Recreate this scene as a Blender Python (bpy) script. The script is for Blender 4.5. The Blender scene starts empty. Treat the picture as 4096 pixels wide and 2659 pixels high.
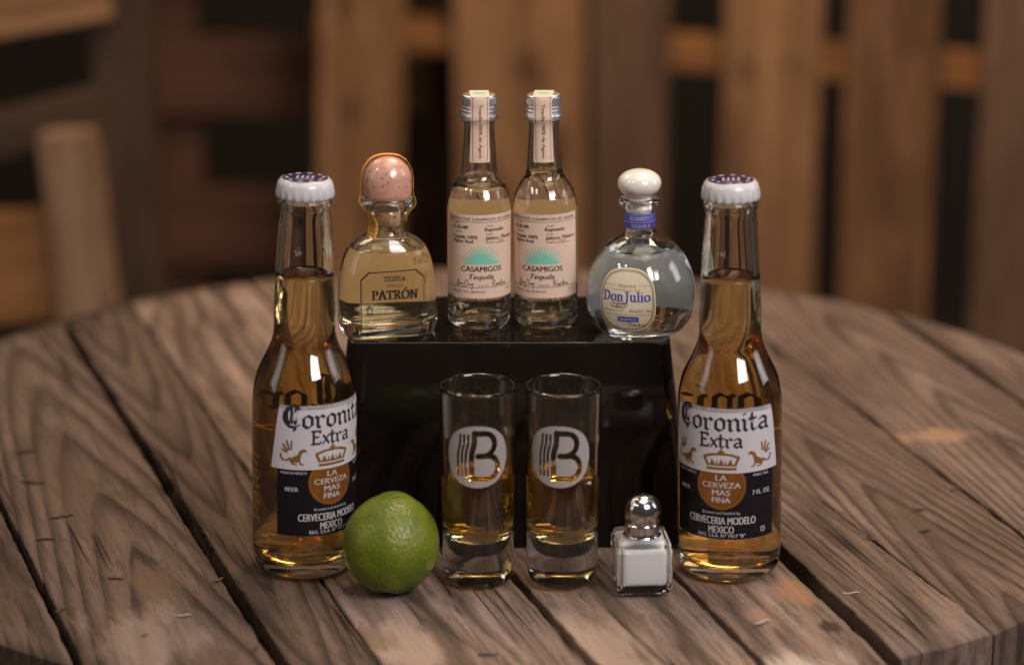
import bpy, bmesh, math, random
from mathutils import Vector, Matrix, noise

random.seed(7)
R = math.radians
S = bpy.context.scene
COL = S.collection

# ------------------------------------------------------------------ camera
cam_d = bpy.data.cameras.new('camera')
cam_d.lens = 85.0
cam_d.sensor_width = 36.0
cam_d.clip_start = 0.05
cam_d.clip_end = 60.0
cam = bpy.data.objects.new('camera', cam_d)
COL.objects.link(cam)
cam.location = (0.0, -1.155, 0.455)
cam.rotation_euler = (R(90 - 16.5), 0, 0)
cam_d.dof.use_dof = True
cam_d.dof.focus_distance = 1.205
cam_d.dof.aperture_fstop = 3.7
S.camera = cam

# ------------------------------------------------------------------ world and lamps (indoors: no sky, no sun)
W = bpy.data.worlds.new('World')
S.world = W
W.use_nodes = True
W.node_tree.nodes['Background'].inputs['Color'].default_value = (1.0, 0.78, 0.60, 1)
W.node_tree.nodes['Background'].inputs['Strength'].default_value = 0.06


def area(name, loc, target, size, power, color, size_y=None, spread=180):
    d = bpy.data.lights.new(name, 'AREA')
    d.energy = power
    d.color = color
    d.size = size
    d.spread = R(spread)
    if size_y:
        d.shape = 'RECTANGLE'
        d.size_y = size_y
    o = bpy.data.objects.new(name, d)
    COL.objects.link(o)
    o.location = loc
    o.rotation_euler = (Vector(target) - Vector(loc)).to_track_quat('-Z', 'Y').to_euler()
    return o


# daylight panel to the right of and above the camera, broad soft ceiling bounce, side windows, small lamps on the left, warm lamps behind
area('key_panel', (0.76, -1.10, 1.10), (0.02, -0.02, 0.05), 0.64, 21.0, (1.0, 0.92, 0.90), 0.64)
area('ceiling_bounce', (0.20, -0.10, 1.60), (0.05, 0.0, 0.0), 1.0, 7.0, (1.0, 0.88, 0.78), 0.9)
area('side_window', (-1.9, -0.5, 0.75), (0.0, 0.0, 0.1), 0.5, 1.8, (0.95, 0.95, 1.0), 0.9)
area('side_window.001', (1.8, 0.1, 0.8), (0.0, 0.0, 0.1), 0.5, 4.5, (0.95, 0.95, 1.0), 0.8)
area('small_lamp', (-1.05, -0.35, 1.15), (0, 0, 0.05), 0.10, 1.6, (1.0, 0.88, 0.74))
area('small_lamp.001', (-0.80, -0.75, 1.30), (0, 0, 0.05), 0.09, 1.4, (1.0, 0.88, 0.74))
area('ceiling_lamp', (0.35, 0.78, 1.60), (0.15, 1.35, -0.1), 0.6, 25.0, (1.0, 0.70, 0.42))
area('ceiling_lamp.001', (-0.75, 0.85, 1.25), (-0.1, 0.15, 0.1), 0.4, 4.5, (1.0, 0.80, 0.58))

S.view_settings.view_transform = 'Standard'
S.view_settings.look = 'None'
S.view_settings.exposure = 0.0
S.view_settings.gamma = 1.0
S.view_settings.use_curve_mapping = False
cy = S.cycles
cy.max_bounces = 26
cy.transmission_bounces = 24
cy.glossy_bounces = 8
cy.diffuse_bounces = 4
cy.transparent_max_bounces = 24
cy.sample_clamp_indirect = 25.0
cy.blur_glossy = 0.3
cy.caustics_reflective = True
cy.caustics_refractive = True
cy.use_denoising = True
try:
    cy.denoiser = 'OPENIMAGEDENOISE'
except Exception:
    pass


# ------------------------------------------------------------------ helpers
def tag(o, label, cat, group=None):
    o['label'] = label
    o['category'] = cat
    if group:
        o['group'] = group
    return o


def thing(name, label, cat, loc=(0, 0, 0), rot=(0, 0, 0), group=None):
    o = bpy.data.objects.new(name, None)
    o.empty_display_size = 0.02
    COL.objects.link(o)
    o.location = loc
    o.rotation_euler = rot
    return tag(o, label, cat, group)


def mk(name, verts, faces, mat, parent=None, smooth=False, label=None):
    me = bpy.data.meshes.new(name)
    me.from_pydata([tuple(v) for v in verts], [], faces)
    me.validate()
    me.update()
    if smooth:
        me.polygons.foreach_set('use_smooth', [True] * len(me.polygons))
    me.materials.append(mat)
    o = bpy.data.objects.new(name, me)
    COL.objects.link(o)
    o.parent = parent
    if label:
        o['label'] = label
    return o


def spline(pts, k=4, clamp=True):
    """Catmull-Rom through (r, z); points with a third item True stay corners."""
    out = []
    n = len(pts)
    for i in range(n - 1):
        p1, p2 = pts[i], pts[i + 1]
        p0 = pts[i - 1] if i > 0 and len(p1) < 3 else p1
        p3 = pts[i + 2] if i + 2 < n and len(p2) < 3 else p2
        for j in range(k):
            t = j / k
            q = []
            for a in (0, 1):
                q.append(0.5 * (2 * p1[a] + (-p0[a] + p2[a]) * t + (2 * p0[a] - 5 * p1[a] + 4 * p2[a] - p3[a]) * t * t
                                + (-p0[a] + 3 * p1[a] - 3 * p2[a] + p3[a]) * t ** 3))
            out.append((max(q[0], 0.0) if clamp else q[0], q[1]))
    out.append((pts[-1][0], pts[-1][1]))
    return out


def lathe(name, prof, mat, parent, n=64, mod=None, smooth=True, shape=None):
    """Revolve (r, z) pairs. shape(r, z, ang) -> (x, y) may replace the circle."""
    verts, faces, rings = [], [], []
    for r, z in prof:
        if r < 1e-6:
            rings.append([len(verts)])
            verts.append((0, 0, z))
        else:
            ring = []
            for i in range(n):
                a = 2 * math.pi * i / n
                rr = r if mod is None else mod(r, z, a)
                if shape:
                    x, y = shape(rr, z, a)
                else:
                    x, y = rr * math.cos(a), rr * math.sin(a)
                ring.append(len(verts))
                verts.append((x, y, z))
            rings.append(ring)
    for A, B in zip(rings[:-1], rings[1:]):
        if len(A) == 1 and len(B) == 1:
            continue
        for i in range(n):
            j = (i + 1) % n
            if len(A) == 1:
                faces.append((A[0], B[j], B[i]))
            elif len(B) == 1:
                faces.append((A[i], A[j], B[0]))
            else:
                faces.append((A[i], A[j], B[j], B[i]))
    o = mk(name, verts, faces, mat, parent, smooth)
    bm = bmesh.new()
    bm.from_mesh(o.data)
    bmesh.ops.recalc_face_normals(bm, faces=bm.faces)
    bm.to_mesh(o.data)
    bm.free()
    return o


def rbox(name, size, mat, parent, loc=(0, 0, 0), bev=0.002, seg=3, taper=None, rot=(0, 0, 0)):
    """Bevelled box, base at z = 0 of loc; taper scales the top in x and y."""
    bm = bmesh.new()
    bmesh.ops.create_cube(bm, size=1)
    for v in bm.verts:
        t = taper if (taper and v.co.z > 0) else (1, 1)
        v.co = Vector((v.co.x * size[0] * t[0], v.co.y * size[1] * t[1], (v.co.z + 0.5) * size[2]))
    if bev:
        bmesh.ops.bevel(bm, geom=list(bm.edges), offset=bev, segments=seg, affect='EDGES', profile=0.5)
    me = bpy.data.meshes.new(name)
    bm.to_mesh(me)
    bm.free()
    me.polygons.foreach_set('use_smooth', [True] * len(me.polygons))
    me.materials.append(mat)
    o = bpy.data.objects.new(name, me)
    COL.objects.link(o)
    o.parent = parent
    o.location = loc
    o.rotation_euler = rot
    m = o.modifiers.new('weighted', 'WEIGHTED_NORMAL')
    m.keep_sharp = True
    return o


# ------------------------------------------------------------------ materials
MATS = {}


def nodes(name):
    m = bpy.data.materials.new(name)
    m.use_nodes = True
    nt = m.node_tree
    return m, nt, nt.nodes['Principled BSDF'], nt.nodes['Material Output']


def pbr(name, col, rough=0.5, metal=0.0, spec=0.5, coat=0.0, noise_amt=0.0, noise_scale=400.0, bump=0.0, bump_scale=600.0):
    m, nt, b, out = nodes(name)
    b.inputs['Base Color'].default_value = (*col, 1)
    b.inputs['Roughness'].default_value = rough
    b.inputs['Metallic'].default_value = metal
    b.inputs['Specular IOR Level'].default_value = spec
    b.inputs['Coat Weight'].default_value = coat
    b.inputs['Coat Roughness'].default_value = 0.08
    tc = nt.nodes.new('ShaderNodeTexCoord')
    if noise_amt:
        nz = nt.nodes.new('ShaderNodeTexNoise')
        nz.inputs['Scale'].default_value = noise_scale
        nz.inputs['Detail'].default_value = 4
        nt.links.new(tc.outputs['Object'], nz.inputs['Vector'])
        mx = nt.nodes.new('ShaderNodeMix')
        mx.data_type = 'RGBA'
        mx.inputs[6].default_value = (*[c * (1 - noise_amt) for c in col], 1)
        mx.inputs[7].default_value = (*[min(1, c * (1 + noise_amt)) for c in col], 1)
        nt.links.new(nz.outputs['Fac'], mx.inputs[0])
        nt.links.new(mx.outputs[2], b.inputs['Base Color'])
    if bump:
        nb = nt.nodes.new('ShaderNodeTexNoise')
        nb.inputs['Scale'].default_value = bump_scale
        nb.inputs['Detail'].default_value = 3
        nt.links.new(tc.outputs['Object'], nb.inputs['Vector'])
        bp = nt.nodes.new('ShaderNodeBump')
        bp.inputs['Strength'].default_value = bump
        bp.inputs['Distance'].default_value = 0.0005
        nt.links.new(nb.outputs['Fac'], bp.inputs['Height'])
        nt.links.new(bp.outputs['Normal'], b.inputs['Normal'])
    return m


def glass(name, col=(1, 1, 1), ior=1.5, rough=0.0, bump=0.0, bscale=60.0, stretch=(1, 1, 1)):
    m = bpy.data.materials.new(name)
    m.use_nodes = True
    nt = m.node_tree
    nt.nodes.remove(nt.nodes['Principled BSDF'])
    g = nt.nodes.new('ShaderNodeBsdfGlass')
    g.inputs['Color'].default_value = (*col, 1)
    g.inputs['IOR'].default_value = ior
    g.inputs['Roughness'].default_value = rough
    nt.links.new(g.outputs[0], nt.nodes['Material Output'].inputs['Surface'])
    if bump:
        tc = nt.nodes.new('ShaderNodeTexCoord')
        mp = nt.nodes.new('ShaderNodeMapping')
        mp.inputs['Scale'].default_value = stretch
        nz = nt.nodes.new('ShaderNodeTexNoise')
        nz.inputs['Scale'].default_value = bscale
        nz.inputs['Detail'].default_value = 1.5
        bp = nt.nodes.new('ShaderNodeBump')
        bp.inputs['Strength'].default_value = bump
        bp.inputs['Distance'].default_value = 0.001
        nt.links.new(tc.outputs['Object'], mp.inputs['Vector'])
        nt.links.new(mp.outputs[0], nz.inputs['Vector'])
        nt.links.new(nz.outputs['Fac'], bp.inputs['Height'])
        nt.links.new(bp.outputs['Normal'], g.inputs['Normal'])
    return m


def liquid(name, col, density, ior=1.34):
    m = glass(name, (1, 1, 1), ior)
    nt = m.node_tree
    v = nt.nodes.new('ShaderNodeVolumeAbsorption')
    v.inputs['Color'].default_value = (*col, 1)
    v.inputs['Density'].default_value = density
    nt.links.new(v.outputs[0], nt.nodes['Material Output'].inputs['Volume'])
    return m


def wood(name, base, dark, light, seed, ring=34.0, stains=(), wet=0.0, spec=0.25, bump=0.9, cath=None):
    """Weathered board. Local x runs along the board, y across."""
    m, nt, b, out = nodes(name)
    N, L = nt.nodes, nt.links
    tc = N.new('ShaderNodeTexCoord')
    off = N.new('ShaderNodeMapping')
    off.inputs['Location'].default_value = (seed * 1.37, seed * 2.11, seed * 0.7)
    L.new(tc.outputs['Object'], off.inputs['Vector'])

    def mapped(sx, sy, sz):
        mp = N.new('ShaderNodeMapping')
        mp.inputs['Scale'].default_value = (sx, sy, sz)
        L.new(off.outputs[0], mp.inputs['Vector'])
        return mp.outputs[0]

    def tex_noise(vec, scale, detail=4, rough=0.55, dist=0.0):
        n = N.new('ShaderNodeTexNoise')
        n.inputs['Scale'].default_value = scale
        n.inputs['Detail'].default_value = detail
        n.inputs['Roughness'].default_value = rough
        n.inputs['Distortion'].default_value = dist
        L.new(vec, n.inputs['Vector'])
        return n.outputs['Fac']

    def ramp(fac, stops):
        r = N.new('ShaderNodeValToRGB')
        e = r.color_ramp.elements
        while len(e) < len(stops):
            e.new(0.5)
        for el, (p, c) in zip(e, stops):
            el.position = p
            el.color = c if len(c) == 4 else (*c, 1)
        L.new(fac, r.inputs['Fac'])
        return r.outputs['Color']

    def mixc(fac, a, bb, mode='MIX'):
        mx = N.new('ShaderNodeMix')
        mx.data_type = 'RGBA'
        mx.blend_type = mode
        for sock, val in ((0, fac), (6, a), (7, bb)):
            if isinstance(val, (int, float)):
                mx.inputs[sock].default_value = val
            elif isinstance(val, tuple):
                mx.inputs[sock].default_value = val if len(val) == 4 else (*val, 1)
            else:
                L.new(val, mx.inputs[sock])
        return mx.outputs[2]

    def math_(op, a, c=0.0):
        mm = N.new('ShaderNodeMath')
        mm.operation = op
        for i, val in enumerate((a, c)):
            if isinstance(val, (int, float)):
                mm.inputs[i].default_value = val
            else:
                L.new(val, mm.inputs[i])
        return mm.outputs[0]

    # growth rings: a big slow field along the board cut into bands, cathedral shaped
    sep = N.new('ShaderNodeSeparateXYZ')
    L.new(off.outputs[0], sep.inputs[0])
    slow = tex_noise(mapped(1.6, 9.0, 1.0), 1.0, 2, 0.5)
    wob = tex_noise(mapped(4.0, 30.0, 1.0), 1.0, 3, 0.5)
    if cath:
        ca, cb, yc = cath
        so = N.new('ShaderNodeSeparateXYZ')
        L.new(tc.outputs['Object'], so.inputs[0])
        yy = math_('ABSOLUTE', math_('ADD', so.outputs['Y'], -yc))
        yy = math_('POWER', math_('ADD', yy, 0.002), 1.6)
        fld = math_('ADD', math_('MULTIPLY', yy, ring * ca), math_('MULTIPLY', so.outputs['X'], ring * cb))
        fld = math_('ADD', fld, math_('MULTIPLY', slow, ring * 0.07))
    else:
        fld = math_('ADD', math_('MULTIPLY', slow, ring * 0.22), math_('MULTIPLY', sep.outputs['Y'], ring * 0.8))
    fld = math_('ADD', fld, math_('MULTIPLY', wob, 0.9))
    band = math_('FRACT', fld)
    ringc = ramp(band, [(0.0, (0.10, 0.10, 0.10)), (0.07, (0.78, 0.78, 0.78)), (0.34, (1, 1, 1)), (0.58, (0.85, 0.85, 0.85)), (0.84, (0.30, 0.30, 0.30)), (1.0, (0.08, 0.08, 0.08))])
    fade = tex_noise(mapped(3.0, 22.0, 3.0), 1.0, 3, 0.6)
    ringc = math_('SUBTRACT', 1.0, math_('MULTIPLY', math_('SUBTRACT', 1.0, ringc), ramp(fade, [(0.34, ((0.70 if cath else 0.25),) * 3), (0.58, (1, 1, 1))])))
    streak = tex_noise(mapped(3.0, 70.0, 8.0), 1.0, 5, 0.65, 0.3)
    grit = tex_noise(mapped(130.0, 420.0, 200.0), 1.0, 3, 0.7)
    fibre = tex_noise(mapped(20.0, 330.0, 60.0), 1.0, 5, 0.68)
    fibre2 = tex_noise(mapped(60.0, 900.0, 200.0), 1.0, 3, 0.6)
    blot = tex_noise(mapped(5.0, 14.0, 5.0), 1.0, 4, 0.6, 0.4)
    blot2 = tex_noise(mapped(12.0, 55.0, 12.0), 1.0, 5, 0.62, 0.3)
    c = mixc(ramp(blot, [(0.32, (0, 0, 0)), (0.68, (1, 1, 1))]), tuple(base), tuple(light))
    c = mixc(ramp(streak, [(0.38, ((0.25 if cath else 0.70),) * 3), (0.58, (0, 0, 0))]), c, tuple(0.55 * d + 0.30 * q for d, q in zip(dark, base)))
    c = mixc(math_('MULTIPLY', math_('SUBTRACT', 1.0, ringc), 0.92 if cath else 0.72), c, tuple(dark))
    c = mixc(ramp(fibre, [(0.34, ((0.55 if cath else 0.75),) * 3), (0.52, (0, 0, 0))]), c, tuple(dark))
    c = mixc(ramp(blot2, [(0.60, (0, 0, 0)), (0.76, (0.55,) * 3)]), c, tuple(d * 0.75 for d in dark))
    c = mixc(0.30, c, ramp(fibre2, [(0.3, (0.25, 0.2, 0.17)), (0.7, (1, 1, 1))]), 'MULTIPLY')
    c = mixc(ramp(grit, [(0.60, (0, 0, 0)), (0.72, (0.7,) * 3)]), c, tuple(d * 0.8 for d in dark))
    # thin drying cracks along the grain
    ck = tex_noise(mapped(2.4, 95.0, 4.0), 1.0, 2, 0.4)
    ckn = math_('ABSOLUTE', math_('SUBTRACT', ck, 0.5))
    ckm = tex_noise(mapped(5.0, 26.0, 4.0), 1.0, 1, 0.4)
    crack = math_('MULTIPLY', ramp(ckn, [(0.0, (1, 1, 1)), (0.016, (0, 0, 0))]), ramp(ckm, [(0.54, (0, 0, 0)), (0.60, (1, 1, 1))]))
    c = mixc(math_('MULTIPLY', crack, 0.85), c, (0.018, 0.012, 0.008))
    for (lx, ly, rx, ry, col, amt) in stains:
        mp = N.new('ShaderNodeMapping')
        mp.inputs['Location'].default_value = (-lx / rx, -ly / ry, 0)
        mp.inputs['Scale'].default_value = (1 / rx, 1 / ry, 0)
        L.new(tc.outputs['Object'], mp.inputs['Vector'])
        ln = N.new('ShaderNodeVectorMath')
        ln.operation = 'LENGTH'
        L.new(mp.outputs[0], ln.inputs[0])
        d = math_('ADD', ln.outputs['Value'], math_('MULTIPLY', math_('SUBTRACT', blot2, 0.5), 2.6))
        d = math_('ADD', d, math_('MULTIPLY', math_('SUBTRACT', fibre, 0.5), 1.4))
        f = ramp(d, [(0.45, (amt,) * 3), (0.95, (0, 0, 0))])
        c = mixc(f, c, tuple(col))
    L.new(c, b.inputs['Base Color'])
    b.inputs['Specular IOR Level'].default_value = spec
    rr = N.new('ShaderNodeMapRange')
    rr.inputs[3].default_value = 0.62 - wet
    rr.inputs[4].default_value = 0.82 - wet
    L.new(blot2, rr.inputs[0])
    L.new(rr.outputs[0], b.inputs['Roughness'])
    hgt = math_('ADD', math_('MULTIPLY', ringc, 0.45), math_('MULTIPLY', fibre, 0.6))
    hgt = math_('SUBTRACT', hgt, math_('MULTIPLY', crack, 1.6))
    hgt = math_('ADD', hgt, math_('MULTIPLY', blot2, 0.35))
    bp = N.new('ShaderNodeBump')
    bp.inputs['Strength'].default_value = bump
    bp.inputs['Distance'].default_value = 0.0016
    L.new(hgt, bp.inputs['Height'])
    L.new(bp.outputs['Normal'], b.inputs['Normal'])
    return m


M_GLASS = glass('clear_glass', (0.985, 0.99, 0.985), 1.5, 0.0, 0.05, 40.0)
M_GLASSW = glass('wavy_bottle_glass', (0.985, 0.99, 0.98), 1.5, 0.0, 0.10, 45.0, (1, 1, 0.35))
M_BEER = liquid('beer_liquid', (0.94, 0.73, 0.13), 46.0)
M_PALE = liquid('reposado_liquid', (0.98, 0.83, 0.52), 22.0)
M_ANEJO = liquid('anejo_liquid', (0.985, 0.80, 0.38), 24.0)
M_SHOT = liquid('gold_liquid', (0.92, 0.71, 0.06), 72.0)
M_CLEAR = liquid('blanco_liquid', (0.86, 0.93, 1.0), 14.0)
M_WHITE = pbr('white_print', (0.60, 0.57, 0.61), 0.35, noise_amt=0.04)
M_CAPW = pbr('white_enamel', (0.62, 0.60, 0.64), 0.30, coat=0.5, noise_amt=0.03)
M_CAPB = pbr('blue_enamel', (0.028, 0.018, 0.075), 0.3, coat=0.3)
M_NAVY = pbr('navy_print', (0.0075, 0.006, 0.010), 0.45, spec=0.3)
M_INK = pbr('dark_ink', (0.022, 0.018, 0.035), 0.5)
M_BINK = pbr('black_ink', (0.020, 0.015, 0.012), 0.5)
M_GOLDP = pbr('gold_print', (0.22, 0.10, 0.022), 0.38)
M_BROWNP = pbr('brown_ink', (0.16, 0.075, 0.03), 0.5)
M_SILVP = pbr('silver_print', (0.50, 0.48, 0.50), 0.4)
M_PAPER = pbr('cream_paper', (0.77, 0.575, 0.455), 0.7, spec=0.2, noise_amt=0.05, noise_scale=900, bump=0.1)
M_DJPAPER = pbr('ivory_paper', (0.74, 0.65, 0.47), 0.6, spec=0.25, noise_amt=0.04)
M_BACK = pbr('white_back_label', (0.74, 0.82, 0.94), 0.6, spec=0.2)
M_BACKC = pbr('cream_back_label', (0.92, 0.74, 0.54), 0.6, spec=0.2)
M_TEAL = pbr('teal_print', (0.22, 0.62, 0.48), 0.6)
M_REDP = pbr('red_print', (0.62, 0.14, 0.10), 0.6)
M_BLUEP = pbr('blue_print', (0.075, 0.07, 0.42), 0.5)
M_ORANGE = pbr('orange_paper', (0.72, 0.34, 0.07), 0.45, noise_amt=0.12)
M_CORK = pbr('waxed_cork', (0.68, 0.36, 0.27), 0.40, coat=0.25, noise_amt=0.32, noise_scale=170, bump=0.35, bump_scale=420)
M_CORK2 = pbr('bare_cork', (0.62, 0.36, 0.22), 0.7, noise_amt=0.3, noise_scale=500, bump=0.5)
M_SPECK = pbr('cork_speck', (0.36, 0.15, 0.10), 0.6)
M_SPOT = pbr('cork_pit', (0.14, 0.05, 0.03), 0.8)
M_CERAM = pbr('white_ceramic', (0.82, 0.76, 0.70), 0.12, coat=0.7, noise_amt=0.02)
M_ALU = pbr('brushed_cap_metal', (0.82, 0.82, 0.88), 0.36, metal=1.0)
M_CHROME = pbr('chrome', (0.58, 0.58, 0.61), 0.16, metal=1.0, bump=0.05, bump_scale=300)
M_HOLE = pbr('dark_hole', (0.012, 0.010, 0.009), 0.8)
M_SALT = pbr('salt_grains', (0.96, 0.95, 0.96), 0.85, noise_amt=0.04, noise_scale=1500, bump=0.5, bump_scale=2500)
M_FROST = pbr('frosted_print', (0.36, 0.325, 0.32), 0.6)


def translucent(m, col, amt=0.55):
    nt = m.node_tree
    b = nt.nodes['Principled BSDF']
    t = nt.nodes.new('ShaderNodeBsdfTranslucent')
    t.inputs['Color'].default_value = (*col, 1)
    mx = nt.nodes.new('ShaderNodeMixShader')
    mx.inputs[0].default_value = amt
    nt.links.new(b.outputs[0], mx.inputs[1])
    nt.links.new(t.outputs[0], mx.inputs[2])
    nt.links.new(mx.outputs[0], nt.nodes['Material Output'].inputs['Surface'])
    return m


M_GOLDT = translucent(pbr('gold_see_through_print', (0.80, 0.42, 0.08), 0.35), (0.9, 0.5, 0.1), 0.6)
translucent(M_BACK, (0.70, 0.82, 1.0))
translucent(M_BACKC, (0.98, 0.82, 0.60), 0.65)


def black_gloss():
    m, nt, b, out = nodes('black_gloss_lacquer')
    b.inputs['Base Color'].default_value = (0.010, 0.0075, 0.0058, 1)
    b.inputs['Roughness'].default_value = 0.07
    b.inputs['Specular IOR Level'].default_value = 0.38
    tc = nt.nodes.new('ShaderNodeTexCoord')
    n = nt.nodes.new('ShaderNodeTexNoise')
    n.inputs['Scale'].default_value = 60
    n.inputs['Detail'].default_value = 5
    nt.links.new(tc.outputs['Object'], n.inputs['Vector'])
    mr = nt.nodes.new('ShaderNodeMapRange')
    mr.inputs[3].default_value = 0.03
    mr.inputs[4].default_value = 0.12
    nt.links.new(n.outputs['Fac'], mr.inputs[0])
    nt.links.new(mr.outputs[0], b.inputs['Roughness'])
    # dust specks
    v = nt.nodes.new('ShaderNodeTexVoronoi')
    v.inputs['Scale'].default_value = 95
    nt.links.new(tc.outputs['Object'], v.inputs['Vector'])
    r = nt.nodes.new('ShaderNodeValToRGB')
    r.color_ramp.elements[0].position = 0.0
    r.color_ramp.elements[0].color = (0.10, 0.085, 0.075, 1)
    r.color_ramp.elements[1].position = 0.045
    r.color_ramp.elements[1].color = (0.010, 0.0075, 0.0058, 1)
    nt.links.new(v.outputs['Distance'], r.inputs['Fac'])
    nt.links.new(r.outputs['Color'], b.inputs['Base Color'])
    return m


def lime_skin():
    m, nt, b, out = nodes('lime_skin')
    N, L = nt.nodes, nt.links
    tc = N.new('ShaderNodeTexCoord')
    n = N.new('ShaderNodeTexNoise')
    n.inputs['Scale'].default_value = 55
    n.inputs['Detail'].default_value = 4
    L.new(tc.outputs['Object'], n.inputs['Vector'])
    sp = N.new('ShaderNodeSeparateXYZ')
    L.new(tc.outputs['Object'], sp.inputs[0])
    ad = N.new('ShaderNodeMath')
    ad.operation = 'MULTIPLY_ADD'
    ad.inputs[1].default_value = -2.5
    L.new(sp.outputs['X'], ad.inputs[0])
    L.new(n.outputs['Fac'], ad.inputs[2])
    r = N.new('ShaderNodeValToRGB')
    e = r.color_ramp.elements
    e[0].position, e[0].color = 0.34, (0.080, 0.125, 0.007, 1)
    e[1].position, e[1].color = 0.70, (0.185, 0.215, 0.017, 1)
    L.new(ad.outputs[0], r.inputs['Fac'])
    L.new(r.outputs['Color'], b.inputs['Base Color'])
    b.inputs['Roughness'].default_value = 0.36
    b.inputs['Specular IOR Level'].default_value = 0.45
    b.inputs['Subsurface Weight'].default_value = 0.12
    b.inputs['Subsurface Radius'].default_value = (0.002, 0.003, 0.0005)
    v = N.new('ShaderNodeTexVoronoi')
    v.inputs['Scale'].default_value = 620
    L.new(tc.outputs['Object'], v.inputs['Vector'])
    n2 = N.new('ShaderNodeTexNoise')
    n2.inputs['Scale'].default_value = 210
    n2.inputs['Detail'].default_value = 3
    L.new(tc.outputs['Object'], n2.inputs['Vector'])
    a2 = N.new('ShaderNodeMath')
    a2.operation = 'MULTIPLY_ADD'
    a2.inputs[1].default_value = 1.6
    L.new(n2.outputs['Fac'], a2.inputs[0])
    L.new(v.outputs['Distance'], a2.inputs[2])
    bp = N.new('ShaderNodeBump')
    bp.inputs['Strength'].default_value = 0.55
    bp.inputs['Distance'].default_value = 0.0005
    L.new(a2.outputs[0], bp.inputs['Height'])
    L.new(bp.outputs['Normal'], b.inputs['Normal'])
    return m


def medal_mat():
    m = bpy.data.materials.new('amber_see_through_print')
    m.use_nodes = True
    nt = m.node_tree
    b = nt.nodes['Principled BSDF']
    b.inputs['Base Color'].default_value = (0.24, 0.10, 0.022, 1)
    b.inputs['Roughness'].default_value = 0.35
    t = nt.nodes.new('ShaderNodeBsdfTransparent')
    t.inputs['Color'].default_value = (0.85, 0.55, 0.22, 1)
    mx = nt.nodes.new('ShaderNodeMixShader')
    mx.inputs[0].default_value = 0.55
    nt.links.new(t.outputs[0], mx.inputs[1])
    nt.links.new(b.outputs[0], mx.inputs[2])
    nt.links.new(mx.outputs[0], nt.nodes['Material Output'].inputs['Surface'])
    return m


def film_mat():
    m = bpy.data.materials.new('clear_film')
    m.use_nodes = True
    nt = m.node_tree
    nt.nodes.remove(nt.nodes['Principled BSDF'])
    t = nt.nodes.new('ShaderNodeBsdfTransparent')
    t.inputs['Color'].default_value = (0.96, 0.96, 0.95, 1)
    g = nt.nodes.new('ShaderNodeBsdfGlossy')
    g.inputs['Roughness'].default_value = 0.10
    lw = nt.nodes.new('ShaderNodeLayerWeight')
    lw.inputs['Blend'].default_value = 0.5
    pw = nt.nodes.new('ShaderNodeMath')
    pw.operation = 'POWER'
    pw.inputs[1].default_value = 4.0
    nt.links.new(lw.outputs['Facing'], pw.inputs[0])
    f = nt.nodes.new('ShaderNodeMath')
    f.operation = 'MULTIPLY_ADD'
    f.inputs[1].default_value = 0.5
    f.inputs[2].default_value = 0.05
    nt.links.new(pw.outputs[0], f.inputs[0])
    mx = nt.nodes.new('ShaderNodeMixShader')
    tc = nt.nodes.new('ShaderNodeTexCoord')
    n = nt.nodes.new('ShaderNodeTexNoise')
    n.inputs['Scale'].default_value = 420
    bp = nt.nodes.new('ShaderNodeBump')
    bp.inputs['Strength'].default_value = 0.35
    bp.inputs['Distance'].default_value = 0.0006
    nt.links.new(tc.outputs['Object'], n.inputs['Vector'])
    nt.links.new(n.outputs['Fac'], bp.inputs['Height'])
    nt.links.new(bp.outputs['Normal'], g.inputs['Normal'])
    nt.links.new(f.outputs[0], mx.inputs[0])
    nt.links.new(t.outputs[0], mx.inputs[1])
    nt.links.new(g.outputs[0], mx.inputs[2])
    nt.links.new(mx.outputs[0], nt.nodes['Material Output'].inputs['Surface'])
    return m


M_FILM = film_mat()
M_BLACK = black_gloss()
M_LIME = lime_skin()
M_MEDAL = medal_mat()

# ------------------------------------------------------------------ flat print: 2D polygons wrapped onto surfaces
_tc = {}


def text2d(body, bold=0.0, shear=0.0, space=1.0):
    """Built-in lettering as 2D verts and faces, normalised to height of a capital = 1, left at 0."""
    key = (body, bold, shear, space)
    if key in _tc:
        return _tc[key]
    cu = bpy.data.curves.new('print', 'FONT')
    cu.body = body
    cu.size = 1.0
    cu.offset = 0.0 if 'M' in body else bold
    cu.shear = shear
    cu.space_character = space
    cu.resolution_u = 3
    cu.fill_mode = 'FRONT'
    o = bpy.data.objects.new('print', cu)
    COL.objects.link(o)
    dg = bpy.context.evaluated_depsgraph_get()
    dg.update()
    me = o.evaluated_get(dg).to_mesh()
    vs = [(v.co.x, v.co.y) for v in me.vertices]
    fs = [tuple(p.vertices) for p in me.polygons]
    o.evaluated_get(dg).to_mesh_clear()
    bpy.data.objects.remove(o)
    bpy.data.curves.remove(cu)
    x0 = min(v[0] for v in vs)
    x1 = max(v[0] for v in vs)
    H = 0.73
    vs = [((x - x0) / H, y / H) for x, y in vs]
    _tc[key] = (vs, fs, (x1 - x0) / H)
    return _tc[key]


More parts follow.
